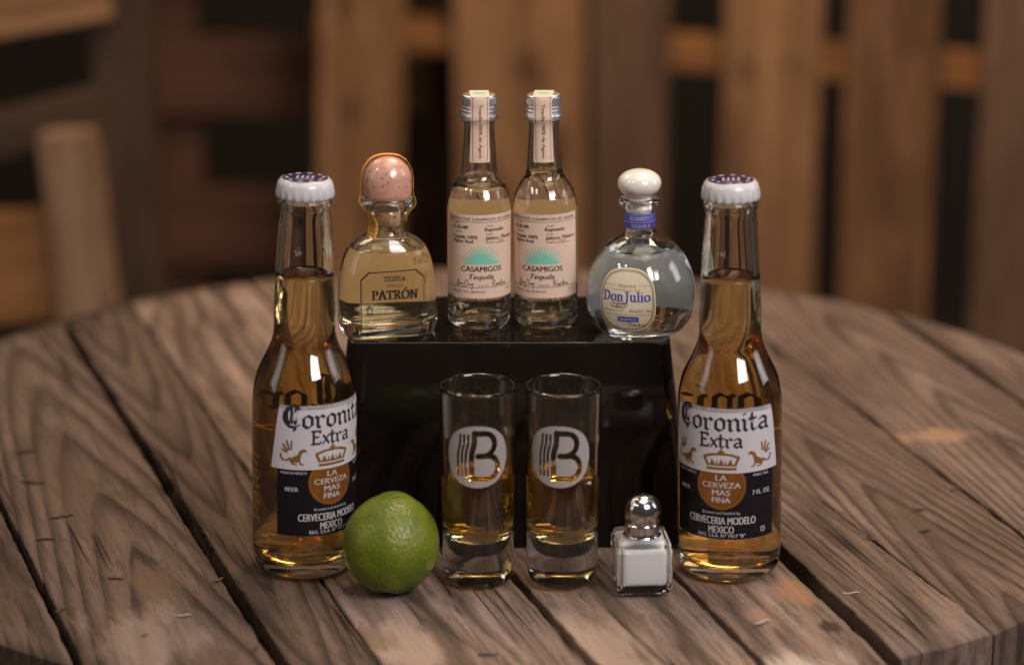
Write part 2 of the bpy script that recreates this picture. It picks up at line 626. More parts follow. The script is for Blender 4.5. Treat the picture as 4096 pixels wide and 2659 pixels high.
class Print:
    """Collects 2D polygons (metres on the label) and wraps them by fn(s, t, lift)."""

    def __init__(self):
        self.v, self.f, self.lift, self.k = [], [], [], 0

    def poly(self, pts):
        i = len(self.v)
        self.v += [(p[0], p[1]) for p in pts]
        self.lift += [self.k % 7] * len(pts)
        self.k += 1
        self.f.append(tuple(range(i, i + len(pts))))

    def text(self, body, cx, cy, h, w=None, rot=0.0, **kw):
        heavy = kw.pop('bold', 0) > 0
        vs, fs, tw = text2d(body, **kw)
        sx = (w / tw) if w else h
        ca, sa = math.cos(rot), math.sin(rot)
        for lv, dx in (((0, -0.035), (2, 0.035)) if heavy else ((0, 0.0),)):
            i = len(self.v)
            for x, y in vs:
                X, Y = (x - tw / 2) * sx + dx * h, (y - 0.5) * h
                self.v.append((cx + X * ca - Y * sa, cy + X * sa + Y * ca))
                self.lift.append(lv)
            self.f += [tuple(i + a for a in f) for f in fs]

    def line(self, pts, w, t=None, ang=0.0):
        """Sweep a nib (w long at angle ang, t thick) along a polyline."""
        t = w if t is None else t
        u = Vector((math.cos(ang), math.sin(ang)))
        n = Vector((-u.y, u.x))
        nib = [u * w / 2 + n * t / 2, -u * w / 2 + n * t / 2, -u * w / 2 - n * t / 2, u * w / 2 - n * t / 2]
        fine = [pts[0]]
        for a, b in zip(pts[:-1], pts[1:]):
            m = max(1, int(abs(b[0] - a[0]) / 0.0016 + 0.999))
            fine += [(a[0] + (b[0] - a[0]) * k / m, a[1] + (b[1] - a[1]) * k / m) for k in range(1, m + 1)]
        for a, b in zip(fine[:-1], fine[1:]):
            P = [(a[0] + q.x, a[1] + q.y) for q in nib] + [(b[0] + q.x, b[1] + q.y) for q in nib]
            self.poly(hull(P))

    def rows(self, inside, x0, x1, y0, y1, n, maxrun):
        """Raster a shape into thin horizontal strips."""
        dy = (y1 - y0) / n
        m = int((x1 - x0) / (dy * 0.5))
        dx = (x1 - x0) / m
        for j in range(n):
            y = y0 + (j + 0.5) * dy
            run = None
            for i in range(m + 1):
                ins = i < m and inside(x0 + (i + 0.5) * dx, y)
                if ins and run is None:
                    run = i
                if run is not None and (not ins or (i - run) * dx >= maxrun):
                    self.poly([(x0 + run * dx, y - dy / 2), (x0 + i * dx, y - dy / 2), (x0 + i * dx, y + dy / 2), (x0 + run * dx, y + dy / 2)])
                    self.k -= 1
                    run = i if ins else None

    def build(self, name, mat, parent, fn, label=None):
        vs = [fn(s, t, l * 4e-6) for (s, t), l in zip(self.v, self.lift)]
        return mk(name, vs, self.f, mat, parent, False, label)


def hull(P):
    P = sorted(set((round(x, 9), round(y, 9)) for x, y in P))
    if len(P) < 3:
        return P

    def half(it):
        h = []
        for p in it:
            while len(h) > 1 and (h[-1][0] - h[-2][0]) * (p[1] - h[-2][1]) - (h[-1][1] - h[-2][1]) * (p[0] - h[-2][0]) <= 0:
                h.pop()
            h.append(p)
        return h
    a, b = half(P), half(P[::-1])
    return a[:-1] + b[:-1]


def on_cyl(rfun, th0, lift, z0=0.0):
    """(arc length, z) -> point on a body of revolution, th = 0 faces -y."""
    def fn(s, t, e):
        r = (rfun(t) if callable(rfun) else rfun) + lift + e
        r0 = rfun(t) if callable(rfun) else rfun
        a = th0 + s / (r0 if not callable(rfun) else fn.rref)
        return (r * math.sin(a), -r * math.cos(a), z0 + t)
    fn.rref = 0.02
    return fn


def patch(name, sl, sr, z0, z1, mat, parent, fn, ns=40, nt=12, label=None):
    """A wrapped sheet; sl(t), sr(t) are its left and right edges."""
    V, F = [], []
    for j in range(nt + 1):
        t = z0 + (z1 - z0) * j / nt
        a, b = sl(t), sr(t)
        for i in range(ns + 1):
            V.append(fn(a + (b - a) * i / ns, t, 0))
    for j in range(nt):
        for i in range(ns):
            k = j * (ns + 1) + i
            F.append((k, k + 1, k + ns + 2, k + ns + 1))
    return mk(name, V, F, mat, parent, True, label)


def arc(cx, cy, r, a0, a1, n=8, ry=None):
    ry = r if ry is None else ry
    return [(cx + r * math.cos(R(a0 + (a1 - a0) * i / n)), cy + ry * math.sin(R(a0 + (a1 - a0) * i / n))) for i in range(n + 1)]


# blackletter pen strokes, x-height 1
BL = {
    'C': ([[(1.02, 1.50), (0.90, 1.72), (0.62, 1.80), (0.30, 1.62), (0.10, 1.25), (0.06, 0.82), (0.16, 0.42), (0.42, 0.10), (0.72, 0.04), (0.98, 0.22)], [(0.26, 1.42), (0.16, 1.10), (0.17, 0.70), (0.30, 0.36)], [(0.36, 1.50), (0.24, 1.10), (0.25, 0.70), (0.40, 0.30)],
           [(0.52, 1.62), (0.56, 1.2), (0.52, 0.62), (0.60, 0.40)], [(0.80, 1.72), (0.78, 0.30)], [(0.78, 0.10), (0.72, -0.22)]], 1.18),
    'o': ([[(0.10, 0.20), (0.10, 0.80), (0.36, 1.0), (0.60, 0.80), (0.60, 0.20), (0.34, 0.0), (0.10, 0.20)]], 0.82),
    'r': ([[(0.0, 0.92), (0.13, 0.80), (0.13, 0.12), (0.26, 0.0)], [(0.13, 0.75), (0.38, 0.98), (0.54, 0.82)]], 0.66),
    'n': ([[(0.0, 0.92), (0.13, 0.80), (0.13, 0.10), (0.24, 0.0)], [(0.13, 0.75), (0.42, 0.98), (0.60, 0.80), (0.60, 0.10), (0.72, 0.0)]], 0.88),
    'i': ([[(0.0, 0.92), (0.13, 0.80), (0.13, 0.12), (0.28, 0.0)], [(0.08, 1.30), (0.18, 1.36)]], 0.44),
    't': ([[(0.15, 1.36), (0.15, 0.15), (0.30, 0.0), (0.44, 0.12)], [(-0.05, 0.95), (0.40, 0.97)]], 0.56),
    'a': ([[(0.10, 0.84), (0.36, 1.0), (0.58, 0.82), (0.58, 0.12), (0.72, 0.0)], [(0.56, 0.56), (0.12, 0.42), (0.10, 0.16), (0.30, 0.0), (0.58, 0.20)]], 0.84),
    'E': ([[(0.16, 1.45), (0.16, 0.05)], [(0.0, 1.42), (0.70, 1.42), (0.72, 1.22)], [(0.16, 0.78), (0.56, 0.78)], [(0.0, 0.04), (0.70, 0.04), (0.76, 0.26)]], 0.92),
    'x': ([[(0.06, 0.95), (0.56, 0.03)], [(0.54, 0.95), (0.04, 0.03)]], 0.70),
}
# broad-nib roman letters, capital height 1.45, x-height 1
RM = {
    'D': ([[(0.22, 1.42), (0.22, 0.03)], [(0.0, 1.42), (0.5, 1.40), (0.86, 1.12), (0.92, 0.7), (0.80, 0.28), (0.5, 0.05), (0.0, 0.03)]], 1.14),
    'o': ([arc(0.38, 0.5, 0.32, 0, 360, 14, 0.46)], 0.86),
    'n': ([[(0.02, 0.94), (0.18, 0.94), (0.18, 0.03)], [(0.02, 0.02), (0.34, 0.02)], [(0.18, 0.78), (0.42, 0.97), (0.62, 0.82), (0.62, 0.03)], [(0.48, 0.02), (0.80, 0.02)]], 0.94),
    'J': ([[(0.10, 1.42), (0.62, 1.42)], [(0.38, 1.40), (0.38, 0.0), (0.26, -0.32), (0.02, -0.42), (-0.12, -0.25)]], 0.72),
    'u': ([[(0.02, 0.96), (0.18, 0.96), (0.18, 0.25), (0.34, 0.03), (0.60, 0.18)], [(0.48, 0.96), (0.64, 0.96), (0.64, 0.03), (0.78, 0.02)]], 0.92),
    'l': ([[(0.02, 1.42), (0.18, 1.42), (0.18, 0.03)], [(0.02, 0.02), (0.34, 0.02)]], 0.46),
    'i': ([[(0.02, 0.94), (0.18, 0.94), (0.18, 0.03)], [(0.02, 0.02), (0.34, 0.02)], [(0.16, 1.30), (0.20, 1.34)]], 0.46),
    'P': ([[(0.20, 1.0), (0.20, 0.02)], [(0.02, 0.98), (0.52, 0.97), (0.66, 0.76), (0.52, 0.50), (0.20, 0.48)], [(0.04, 0.02), (0.38, 0.02)]], 0.78),
    'A': ([[(0.06, 0.02), (0.40, 1.0)], [(0.38, 1.0), (0.74, 0.02)], [(0.18, 0.34), (0.60, 0.34)], [(-0.06, 0.02), (0.20, 0.02)], [(0.58, 0.02), (0.88, 0.02)]], 0.90),
    'T': ([[(0.36, 0.98), (0.36, 0.02)], [(0.02, 0.80), (0.04, 0.97), (0.68, 0.97), (0.70, 0.80)], [(0.20, 0.02), (0.52, 0.02)]], 0.78),
    'R': ([[(0.20, 1.0), (0.20, 0.02)], [(0.02, 0.98), (0.50, 0.97), (0.64, 0.76), (0.50, 0.52), (0.20, 0.50)], [(0.40, 0.50), (0.74, 0.02), (0.86, 0.02)], [(0.04, 0.02), (0.36, 0.02)]], 0.90),
    'O': ([arc(0.42, 0.5, 0.38, 0, 360, 16, 0.48)], 0.92),
    '\u00d3': ([arc(0.42, 0.5, 0.38, 0, 360, 16, 0.48), [(0.36, 1.10), (0.52, 1.26)]], 0.92),
    'N': ([[(0.16, 0.98), (0.16, 0.02)], [(0.0, 0.98), (0.18, 0.98), (0.70, 0.04)], [(0.72, 0.98), (0.72, 0.02)], [(0.0, 0.02), (0.30, 0.02)], [(0.58, 0.98), (0.88, 0.98)]], 0.96),
    'E': ([[(0.18, 1.0), (0.18, 0.02)], [(0.02, 0.98), (0.60, 0.97), (0.62, 0.80)], [(0.18, 0.52), (0.48, 0.52)], [(0.02, 0.02), (0.62, 0.03), (0.66, 0.22)]], 0.74),
    'Q': ([arc(0.42, 0.5, 0.38, 0, 360, 16, 0.48), [(0.48, 0.12), (0.80, -0.12)]], 0.94),
    'U': ([[(0.18, 0.98), (0.18, 0.25), (0.42, 0.02), (0.66, 0.25), (0.66, 0.98)], [(0.02, 0.98), (0.34, 0.98)], [(0.52, 0.98), (0.80, 0.98)]], 0.88),
    'I': ([[(0.18, 0.98), (0.18, 0.02)], [(0.02, 0.98), (0.34, 0.98)], [(0.02, 0.02), (0.34, 0.02)]], 0.44),
    'L': ([[(0.18, 0.98), (0.18, 0.02)], [(0.02, 0.98), (0.36, 0.98)], [(0.02, 0.02), (0.60, 0.03), (0.64, 0.24)]], 0.70),
    '\u00d1': ([[(0.16, 0.98), (0.16, 0.02)], [(0.0, 0.98), (0.18, 0.98), (0.70, 0.04)], [(0.72, 0.98), (0.72, 0.02)], [(0.24, 1.16), (0.40, 1.24), (0.52, 1.14), (0.66, 1.22)]], 0.96),
}
RM['J '] = RM['J']


def pen(P, word, cx, cy, unit, font, nib, thin, ang, width=None):
    tot = sum(font[c][1] for c in word)
    sx = (width / tot) if width else unit
    x = cx - tot * sx / 2
    for c in word:
        strokes, adv = font[c]
        for st in strokes:
            P.line([(x + a * sx, cy + b * unit) for a, b in st], nib * sx, thin * unit, ang)
        x += adv * sx


# ------------------------------------------------------------------ setting
def sheet(name, x0, x1, y0, y1, z, mat):
    o = mk(name, [(x0, y0, z), (x1, y0, z), (x1, y1, z), (x0, y1, z)], [(0, 1, 2, 3)], mat)
    o['kind'] = 'structure'
    return o


FLOOR_Z = -0.72
sheet('floor', -2.2, 2.4, -0.9, 2.9, FLOOR_Z, pbr('dark_floor', (0.05, 0.035, 0.026), 0.6, noise_amt=0.4, noise_scale=8))
bw = mk('back_wall', [(-2.2, 2.9, FLOOR_Z), (2.4, 2.9, FLOOR_Z), (2.4, 2.9, 1.1), (-2.2, 2.9, 1.1)], [(0, 1, 2, 3)],
        pbr('dark_wall', (0.016, 0.011, 0.008), 0.8, noise_amt=0.3, noise_scale=6))  # near-black: the darkness between the pallet slats is put into this colour
bw['kind'] = 'structure'

# ------------------------------------------------------------------ the round table of planks
CX, CY, CR = -0.016, 0.184, 0.376
TH = 0.024
# joint lines x = x0 + k*y with the joint's width
JOINT = [(-0.352, -0.385, 0.006), (-0.2510, -0.376, 0.0055), (-0.1557, -0.3565, 0.0095), (-0.1086, -0.340, 0.0014), (-0.0128, -0.3412, 0.0075),
         (0.0696, -0.3101, 0.0062), (0.1346, -0.2942, 0.0115), (0.1896, -0.345, 0.0011), (0.2696, -0.275, 0.0050), (0.372, -0.262, 0.006), ]
table = thing('spool_table', 'round weathered plank table top that carries every bottle and glass', 'table', (CX, CY, 0))
GREY = ((0.155, 0.102, 0.078), (0.029, 0.018, 0.013), (0.285, 0.202, 0.165))
DARKER = ((0.106, 0.068, 0.051), (0.020, 0.0128, 0.0095), (0.200, 0.139, 0.111))  # the plank colours again, scaled darker, for the boards on the left
WARM = ((0.225, 0.150, 0.114), (0.042, 0.026, 0.018), (0.400, 0.292, 0.240))
DUSK = ((0.130, 0.104, 0.082), (0.058, 0.038, 0.030), (0.240, 0.172, 0.138))


def plank(i, A, B, cols, seed, ring, stains=(), lift=0.0, cath=None, NX=260, NY=26):
    """Board between joint lines A and B cut by the table's circle; local x along the board."""
    k = (A[1] + B[1]) / 2
    ax = Vector((k, 1.0)).normalized()            # along
    ac = Vector((ax.y, -ax.x))                    # across, towards +x
    m0 = Vector(((A[0] + B[0]) / 2 + k * CY, CY))
    gA, gB = A[2] * 0.34, B[2] * 0.34

    def edge(J, side):
        # across-position of a joint as a function of along-position, linear
        res = []
        for yy in (CY - 0.4, CY + 0.4):
            p = Vector((J[0] + J[1] * yy, yy)) - m0
            res.append((p.dot(ax), p.dot(ac)))
        (l0, c0), (l1, c1) = res
        return lambda l: c0 + (c1 - c0) * (l - l0) / (l1 - l0) + side
    eA, eB = edge(A, gA), edge(B, -gB)
    cc = Vector((CX, CY)) - m0
    cl, cx_ = cc.dot(ax), cc.dot(ac)

    def lim(c):
        d = CR * CR - (c - cx_) ** 2
        return math.sqrt(d) if d > 0 else 0.0
    V, F = [], []
    rows = []
    sd = seed * 13.1
    for j in range(NY + 1):
        t = j / NY
        # columns gather near the edges for the worn rounding
        t = 0.5 - 0.5 * math.cos(math.pi * t)
        row = []
        for i_ in range(NX + 1):
            u = i_ / NX
            u = 0.5 - 0.5 * math.cos(math.pi * (0.12 + 0.76 * u)) if 0 < i_ < NX else float(i_ > 0)
            c_mid = eA(cl) + (eB(cl) - eA(cl)) * t
            h = lim(c_mid) + 0.0025 * noise.noise((c_mid * 40, sd, 0))
            l = cl - h + 2 * h * u
            ca, cb = eA(l), eB(l)
            ca += 0.0010 * noise.noise((l * 9, sd, 1.0)) + 0.0008 * noise.noise((l * 70, sd, 2.0)) + 0.0005 * noise.noise((l * 190, sd, 3.0))
            cb += 0.0010 * noise.noise((l * 9, sd, 5.0)) + 0.0008 * noise.noise((l * 70, sd, 6.0)) + 0.0005 * noise.noise((l * 190, sd, 7.0))
            w = cb - ca
            c = ca + w * t
            de = min(c - ca, cb - c)
            dl = min(l - (cl - h), (cl + h) - l)
            wear = 0.0016 * (1 + 0.9 * noise.noise((l * 40, sd, 9.0)))
            z = lift
            if de < wear:
                z -= wear * 0.75 * (1 - math.sqrt(max(0, 1 - (1 - de / wear) ** 2)))
            we = 0.0025
            if dl < we:
                z -= we * 0.7 * (1 - math.sqrt(max(0, 1 - (1 - dl / we) ** 2)))
            z += -0.0008 + 0.0004 * noise.noise((l * 3.0, c * 30, sd)) + 0.0003 * noise.noise((l * 10, c * 160, sd))
            row.append(len(V))
            V.append((l, -c, z))
        rows.append(row)
    # underside
    base = len(V)
    for j in range(NY + 1):
        for i_ in range(NX + 1):
            x, y, z = V[rows[j][i_]]
            V.append((x, y, lift - TH))
    for j in range(NY):
        for i_ in range(NX):
            F.append((rows[j][i_], rows[j + 1][i_], rows[j + 1][i_ + 1], rows[j][i_ + 1]))
    W1 = NX + 1
    bq = lambda j, i_: base + j * W1 + i_
    for i_ in range(NX):
        F.append((rows[0][i_], rows[0][i_ + 1], bq(0, i_ + 1), bq(0, i_)))
        F.append((rows[NY][i_ + 1], rows[NY][i_], bq(NY, i_), bq(NY, i_ + 1)))
    for j in range(NY):
        F.append((rows[j + 1][0], rows[j][0], bq(j, 0), bq(j + 1, 0)))
        F.append((rows[j][NX], rows[j + 1][NX], bq(j + 1, NX), bq(j, NX)))
    F.append((bq(0, 0), bq(0, NX), bq(NY, NX), bq(NY, 0)))
    ang = math.atan2(ax.y, ax.x)
    # stains arrive in world x, y
    st = []
    for (wx, wy, rl, rc, col, amt) in stains:
        p = Vector((wx, wy)) - m0
        st.append((p.dot(ax), -p.dot(ac), rl, rc, col, amt))
    mat = wood('weathered_plank', *cols, seed, ring, st, cath=cath)
    o = mk('plank', V, F, mat, table, True)
    for p in o.data.polygons:
        if abs(p.normal.z) < 0.3:
            p.use_smooth = False
    o.location = (m0.x - CX, m0.y - CY, 0)
    o.rotation_euler = (0, 0, ang)
    return o


END_L = (-0.47, -0.385, 0.0)
END_R = (0.47, -0.262, 0.0)
lines = [JOINT[0]] + JOINT[1:]
plank(0, END_L, JOINT[0], DARKER, 1.3, 40)
DK = (0.045, 0.029, 0.021)
spec = [
    (DARKER, 2.7, 36, [(-0.30, 0.22, 0.05, 0.02, (0.075, 0.05, 0.038), 0.7), (-0.27, -0.05, 0.06, 0.02, (0.08, 0.054, 0.04), 0.6)], None),
    (DARKER, 3.9, 20, [(-0.24, 0.07, 0.10, 0.02, (0.085, 0.056, 0.040), 0.55), (-0.18, -0.045, 0.035, 0.02, (0.12, 0.074, 0.048), 0.75), (-0.170, -0.115, 0.050, 0.034, (0.36, 0.27, 0.225), 0.45),
                     (-0.135, -0.142, 0.02, 0.012, (0.10, 0.066, 0.048), 0.7)], (24, 0.55, -0.008)),
    (DARKER, 5.2, 20, [(-0.19, 0.27, 0.10, 0.03, (0.11, 0.075, 0.058), 0.6), (-0.205, 0.20, 0.05, 0.02, DK, 0.45)], (40, -0.50, 0.004)),
    (WARM, 6.1, 44, [(-0.05, -0.125, 0.035, 0.022, (0.44, 0.33, 0.26), 0.6), (-0.066, -0.116, 0.020, 0.010, (0.14, 0.09, 0.06), 0.7)], None),
    (WARM, 7.7, 46, [(0.045, -0.13, 0.06, 0.03, (0.46, 0.34, 0.265), 0.55), (0.055, -0.085, 0.03, 0.010, (0.13, 0.08, 0.05), 0.5)], None),
    (WARM, 8.4, 34, [(0.137, -0.057, 0.020, 0.010, (0.33, 0.165, 0.085), 0.6), (0.118, -0.088, 0.020, 0.010, (0.38, 0.23, 0.14), 0.5),
                     (0.150, -0.100, 0.008, 0.006, DK, 0.95), (0.13, -0.15, 0.03, 0.03, (0.52, 0.43, 0.36), 0.7)], None),
    (GREY, 9.9, 50, [(0.165, 0.02, 0.05, 0.008, DK, 0.5)], None),
    (GREY, 11.2, 22, [(0.215, 0.02, 0.06, 0.018, (0.085, 0.055, 0.04), 0.65), (0.20, 0.115, 0.05, 0.012, (0.10, 0.066, 0.05), 0.5), (0.237, 0.186, 0.013, 0.026, (0.34, 0.20, 0.125), 0.7)], (34, 0.60, 0.008)),
    (GREY, 12.6, 22, [(0.250, 0.178, 0.013, 0.034, (0.34, 0.20, 0.125), 0.75), (0.235, 0.31, 0.06, 0.016, (0.085, 0.057, 0.044), 0.55), (0.30, 0.20, 0.05, 0.012, (0.09, 0.06, 0.045), 0.5)], (30, 0.50, -0.01)),
    (GREY, 14.1, 36, [], None),
]
for i, (cols, sd, ring, st, ct) in enumerate(spec):
    plank(i + 1, JOINT[i], JOINT[i + 1] if i + 1 < len(JOINT) else END_R, cols, sd, ring, st, lift=-0.0006 * (i % 3), cath=ct)

# the second, crosswise layer under the planks and the drum of the spool
for i in range(5):
    y = CY - 0.28 + i * 0.14
    hw = math.sqrt(max(0.001, (CR - 0.02) ** 2 - (abs(y - CY) + 0.05) ** 2))
    o = rbox('cross_plank', (2 * hw, 0.128, 0.022), wood('under_plank', *DUSK, 20 + i, 30) if i == 0 else bpy.data.materials['under_plank'], table,
             (0, y - CY, -TH - 0.0245), 0.002, 1)
    o.rotation_euler = (0, 0, R(-18))
    o.location = Matrix.Rotation(R(-18), 3, 'Z') @ Vector((0, y - CY, -TH - 0.0245))
lathe('drum', [(0, FLOOR_Z), (0.19, FLOOR_Z), (0.19, -TH - 0.026), (0, -TH - 0.026)], bpy.data.materials['under_plank'], table, 40, smooth=False)

# low bench board seen past the table's lower right edge
rbox('bench', (0.62, 0.26, 0.035), wood('bench_wood', *GREY, 31, 30), None, (0.62, 0.36, -0.30), 0.004, 2, rot=(0, 0, R(22)))
bench = bpy.data.objects['bench']
bench.name = 'bench_seat'
bt = thing('bench', 'weathered board bench just past the table\'s lower right edge', 'bench', (0.62, 0.36, FLOOR_Z))
bench.parent = bt
bench.location = (0, 0, 0.42)
for sx in (-0.24, 0.24):
    for sy in (-0.09, 0.09):
        v = Matrix.Rotation(R(22), 3, 'Z') @ Vector((sx, sy, 0))
        rbox('leg', (0.04, 0.04, 0.42), bpy.data.materials['bench_wood'], bt, (v.x, v.y, 0), 0.003, 1, rot=(0, 0, R(22)))

# ------------------------------------------------------------------ wooden pallets behind
PAL_TAN = wood('pallet_tan', (0.40, 0.215, 0.105), (0.20, 0.10, 0.045), (0.50, 0.28, 0.145), 41, 14, spec=0.15, bump=0.3)
PAL_GREY = wood('pallet_grey', (0.17, 0.098, 0.062), (0.08, 0.045, 0.030), (0.24, 0.145, 0.095), 43, 14, spec=0.15, bump=0.3)
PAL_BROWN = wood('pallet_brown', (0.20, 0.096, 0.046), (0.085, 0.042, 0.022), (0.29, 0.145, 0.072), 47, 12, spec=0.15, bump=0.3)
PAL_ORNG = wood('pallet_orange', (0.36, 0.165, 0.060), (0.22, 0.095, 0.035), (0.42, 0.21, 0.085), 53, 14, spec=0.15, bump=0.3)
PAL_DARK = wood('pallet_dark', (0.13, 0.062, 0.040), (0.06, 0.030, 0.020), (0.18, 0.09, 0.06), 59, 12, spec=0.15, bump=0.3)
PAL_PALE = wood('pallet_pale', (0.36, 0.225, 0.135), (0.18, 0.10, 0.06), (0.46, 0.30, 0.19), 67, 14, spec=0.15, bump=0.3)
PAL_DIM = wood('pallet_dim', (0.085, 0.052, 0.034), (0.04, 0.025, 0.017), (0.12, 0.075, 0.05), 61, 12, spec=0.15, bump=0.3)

KN = (0.11, 0.055, 0.028)
HALF = (-FLOOR_Z + 0.42) / 2


def tan_slat(seed, knots, cols=((0.40, 0.215, 0.105), (0.20, 0.10, 0.045), (0.50, 0.28, 0.145))):
    st = []
    for (dz, dx, a, b_) in knots:
        q = dz - FLOOR_Z - HALF
        st += [(q, dx, a, b_, KN, 0.85), (q, -dx, a * 0.6, b_ * 0.6, KN, 0.3)]
    return wood('pallet_knotty', *cols, seed, 14, st, spec=0.15, bump=0.3)


PAL_A = tan_slat(71, [(-0.10, 0.01, 0.03, 0.014), (-0.22, -0.02, 0.03, 0.02), (0.03, 0.02, 0.03, 0.016)])
PAL_B = tan_slat(73, [(-0.035, -0.008, 0.030, 0.022), (-0.20, 0.03, 0.08, 0.035), (-0.13, -0.045, 0.05, 0.016)])
PAL_C = tan_slat(79, [(-0.020, 0.022, 0.020, 0.014), (-0.008, -0.020, 0.018, 0.012), (-0.17, 0.035, 0.10, 0.018)], ((0.36, 0.19, 0.092), (0.17, 0.085, 0.04), (0.46, 0.255, 0.13)))
PAL_D = tan_slat(83, [(-0.06, 0.02, 0.05, 0.02), (-0.14, -0.01, 0.06, 0.02), (0.03, -0.02, 0.03, 0.02)], ((0.23, 0.115, 0.056), (0.09, 0.045, 0.024), (0.32, 0.165, 0.082)))  # brown board; light falling off to the right is put into its colour

pallet = thing('upright_pallet', 'tan slatted wooden pallet standing upright behind the table, right side', 'pallet', (-0.095, 1.6, FLOOR_Z), (0, 0, math.atan(-0.4)))
CP = math.cos(math.atan(0.4))


def board(name, length, width, thick, mat, parent, loc, rot, bev=0.003):
    """Box with its length on local x; worn edges."""
    bm = bmesh.new()
    n = 8
    bmesh.ops.create_grid(bm, x_segments=n, y_segments=2, size=0.5)
    top = [v for v in bm.verts]
    ret = bmesh.ops.extrude_face_region(bm, geom=list(bm.faces))
    for e in ret['geom']:
        if isinstance(e, bmesh.types.BMVert):
            e.co.z += 1.0
    sd = random.random() * 50
    for v in bm.verts:
        x, y, z = v.co.x * length, v.co.y * width, (v.co.z - 0.5) * thick
        y += 0.0035 * noise.noise((x * 4, sd, y * 20))
        z += 0.002 * noise.noise((x * 3, sd + 9, 0))
        v.co = (x, y, z)
    bmesh.ops.recalc_face_normals(bm, faces=bm.faces)
    me = bpy.data.meshes.new(name)
    bm.to_mesh(me)
    bm.free()
    me.materials.append(mat)
    o = bpy.data.objects.new(name, me)
    COL.objects.link(o)
    o.parent = parent
    o.location = loc
    o.rotation_euler = rot
    return o


UP = (R(90), R(-90), 0)      # local x -> up, local z -> +-y


def slat(parent, xa, xb, z0, z1, y, mat, lean=0.0, name='slat', thick=0.017):
    """Upright board; xa, xb along the pallet, z0 and z1 from the floor."""
    return board(name, z1 - z0, xb - xa, thick, mat, parent, ((xa + xb) / 2, y, (z0 + z1) / 2), (R(90), R(-90 + lean), 0) if False else (R(90), R(-90), R(0)))


def upright(name, x0, x1, z0, z1, y, thick, mat, parent, lean=0.0):
    """Board standing up: built along x and then turned, lean tips its top to +x."""
    o = board(name, z1 - z0, x1 - x0, thick, mat, parent, (0, 0, 0), (0, 0, 0))
    m = Matrix.Rotation(R(lean), 4, 'Y') @ Matrix.Rotation(R(90), 4, 'X') @ Matrix.Rotation(R(90), 4, 'Z')
    o.matrix_local = Matrix.Translation(((x0 + x1) / 2, y, (z0 + z1) / 2)) @ m
    return o


def across(name, x0, x1, z0, z1, y, thick, mat, parent, tilt=0.0):
    """Board lying level along x with its broad face to the viewer; tilt lifts its +x end."""
    o = board(name, x1 - x0, z1 - z0, thick, mat, parent, (0, 0, 0), (0, 0, 0))
    m = Matrix.Rotation(R(-tilt), 4, 'Y') @ Matrix.Rotation(R(90), 4, 'X')
    o.matrix_local = Matrix.Translation(((x0 + x1) / 2, y, (z0 + z1) / 2)) @ m
    return o


def px(x):
    return (x + 0.095) / CP


FZ = -FLOOR_Z
for (a, b_, mat) in ((-0.226, -0.132, PAL_A), (-0.062, 0.082, PAL_B), (0.093, 0.173, PAL_GREY), (0.234, 0.334, PAL_C), (0.362, 0.452, PAL_D), (0.497, 0.585, PAL_GREY), (0.63, 0.72, PAL_BROWN)):  # right-end slats take darker wood; the fading light is in their colour
    upright('slat', px(a), px(b_), 0.0, FZ + 0.42, 0.0, 0.017, mat, pallet, 2.6 if a < -0.2 else 0)
for (z0, z1) in ((FZ - 0.028, FZ + 0.008), (FZ - 0.64, FZ - 0.595), (FZ + 0.33, FZ + 0.375)):
    across('stringer', px(-0.24), px(0.74), z0, z1, 0.034, 0.034, PAL_ORNG, pallet)
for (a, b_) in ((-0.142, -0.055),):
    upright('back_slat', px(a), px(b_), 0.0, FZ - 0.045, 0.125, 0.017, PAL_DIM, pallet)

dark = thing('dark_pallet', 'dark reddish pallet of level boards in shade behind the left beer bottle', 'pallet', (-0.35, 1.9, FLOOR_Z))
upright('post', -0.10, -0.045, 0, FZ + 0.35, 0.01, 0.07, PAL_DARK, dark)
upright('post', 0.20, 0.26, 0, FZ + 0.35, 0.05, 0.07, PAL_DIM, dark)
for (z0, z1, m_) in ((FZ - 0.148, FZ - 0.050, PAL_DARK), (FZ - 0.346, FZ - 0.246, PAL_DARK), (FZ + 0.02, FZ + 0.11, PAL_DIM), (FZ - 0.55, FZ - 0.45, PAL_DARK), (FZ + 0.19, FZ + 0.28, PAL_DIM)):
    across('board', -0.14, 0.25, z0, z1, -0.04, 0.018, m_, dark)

crate = thing('leaning_pallet', 'pale wooden frame of tilted boards behind the table\'s left end', 'pallet', (-0.42, 1.1, FLOOR_Z))
upright('post', -0.004, 0.050, 0, FZ - 0.012, 0.0, 0.045, PAL_PALE, crate, -4.0)
across('board', -0.25, 0.004, FZ - 0.205, FZ - 0.098, 0.0, 0.02, PAL_ORNG, crate, 5)
across('board', -0.25, 0.030, FZ - 0.050, FZ - 0.010, 0.02, 0.02, PAL_DIM, crate, 14)
across('board', -0.25, 0.035, FZ + 0.068, FZ + 0.170, 0.02, 0.02, PAL_TAN, crate, 10)
upright('post', 0.02, 0.075, 0, FZ + 0.35, 0.055, 0.045, PAL_DIM, crate, 0)
upright('post', -0.26, -0.20, 0, FZ + 0.3, 0.045, 0.045, PAL_DIM, crate, 0)

# ------------------------------------------------------------------ black riser
BH = 0.1045


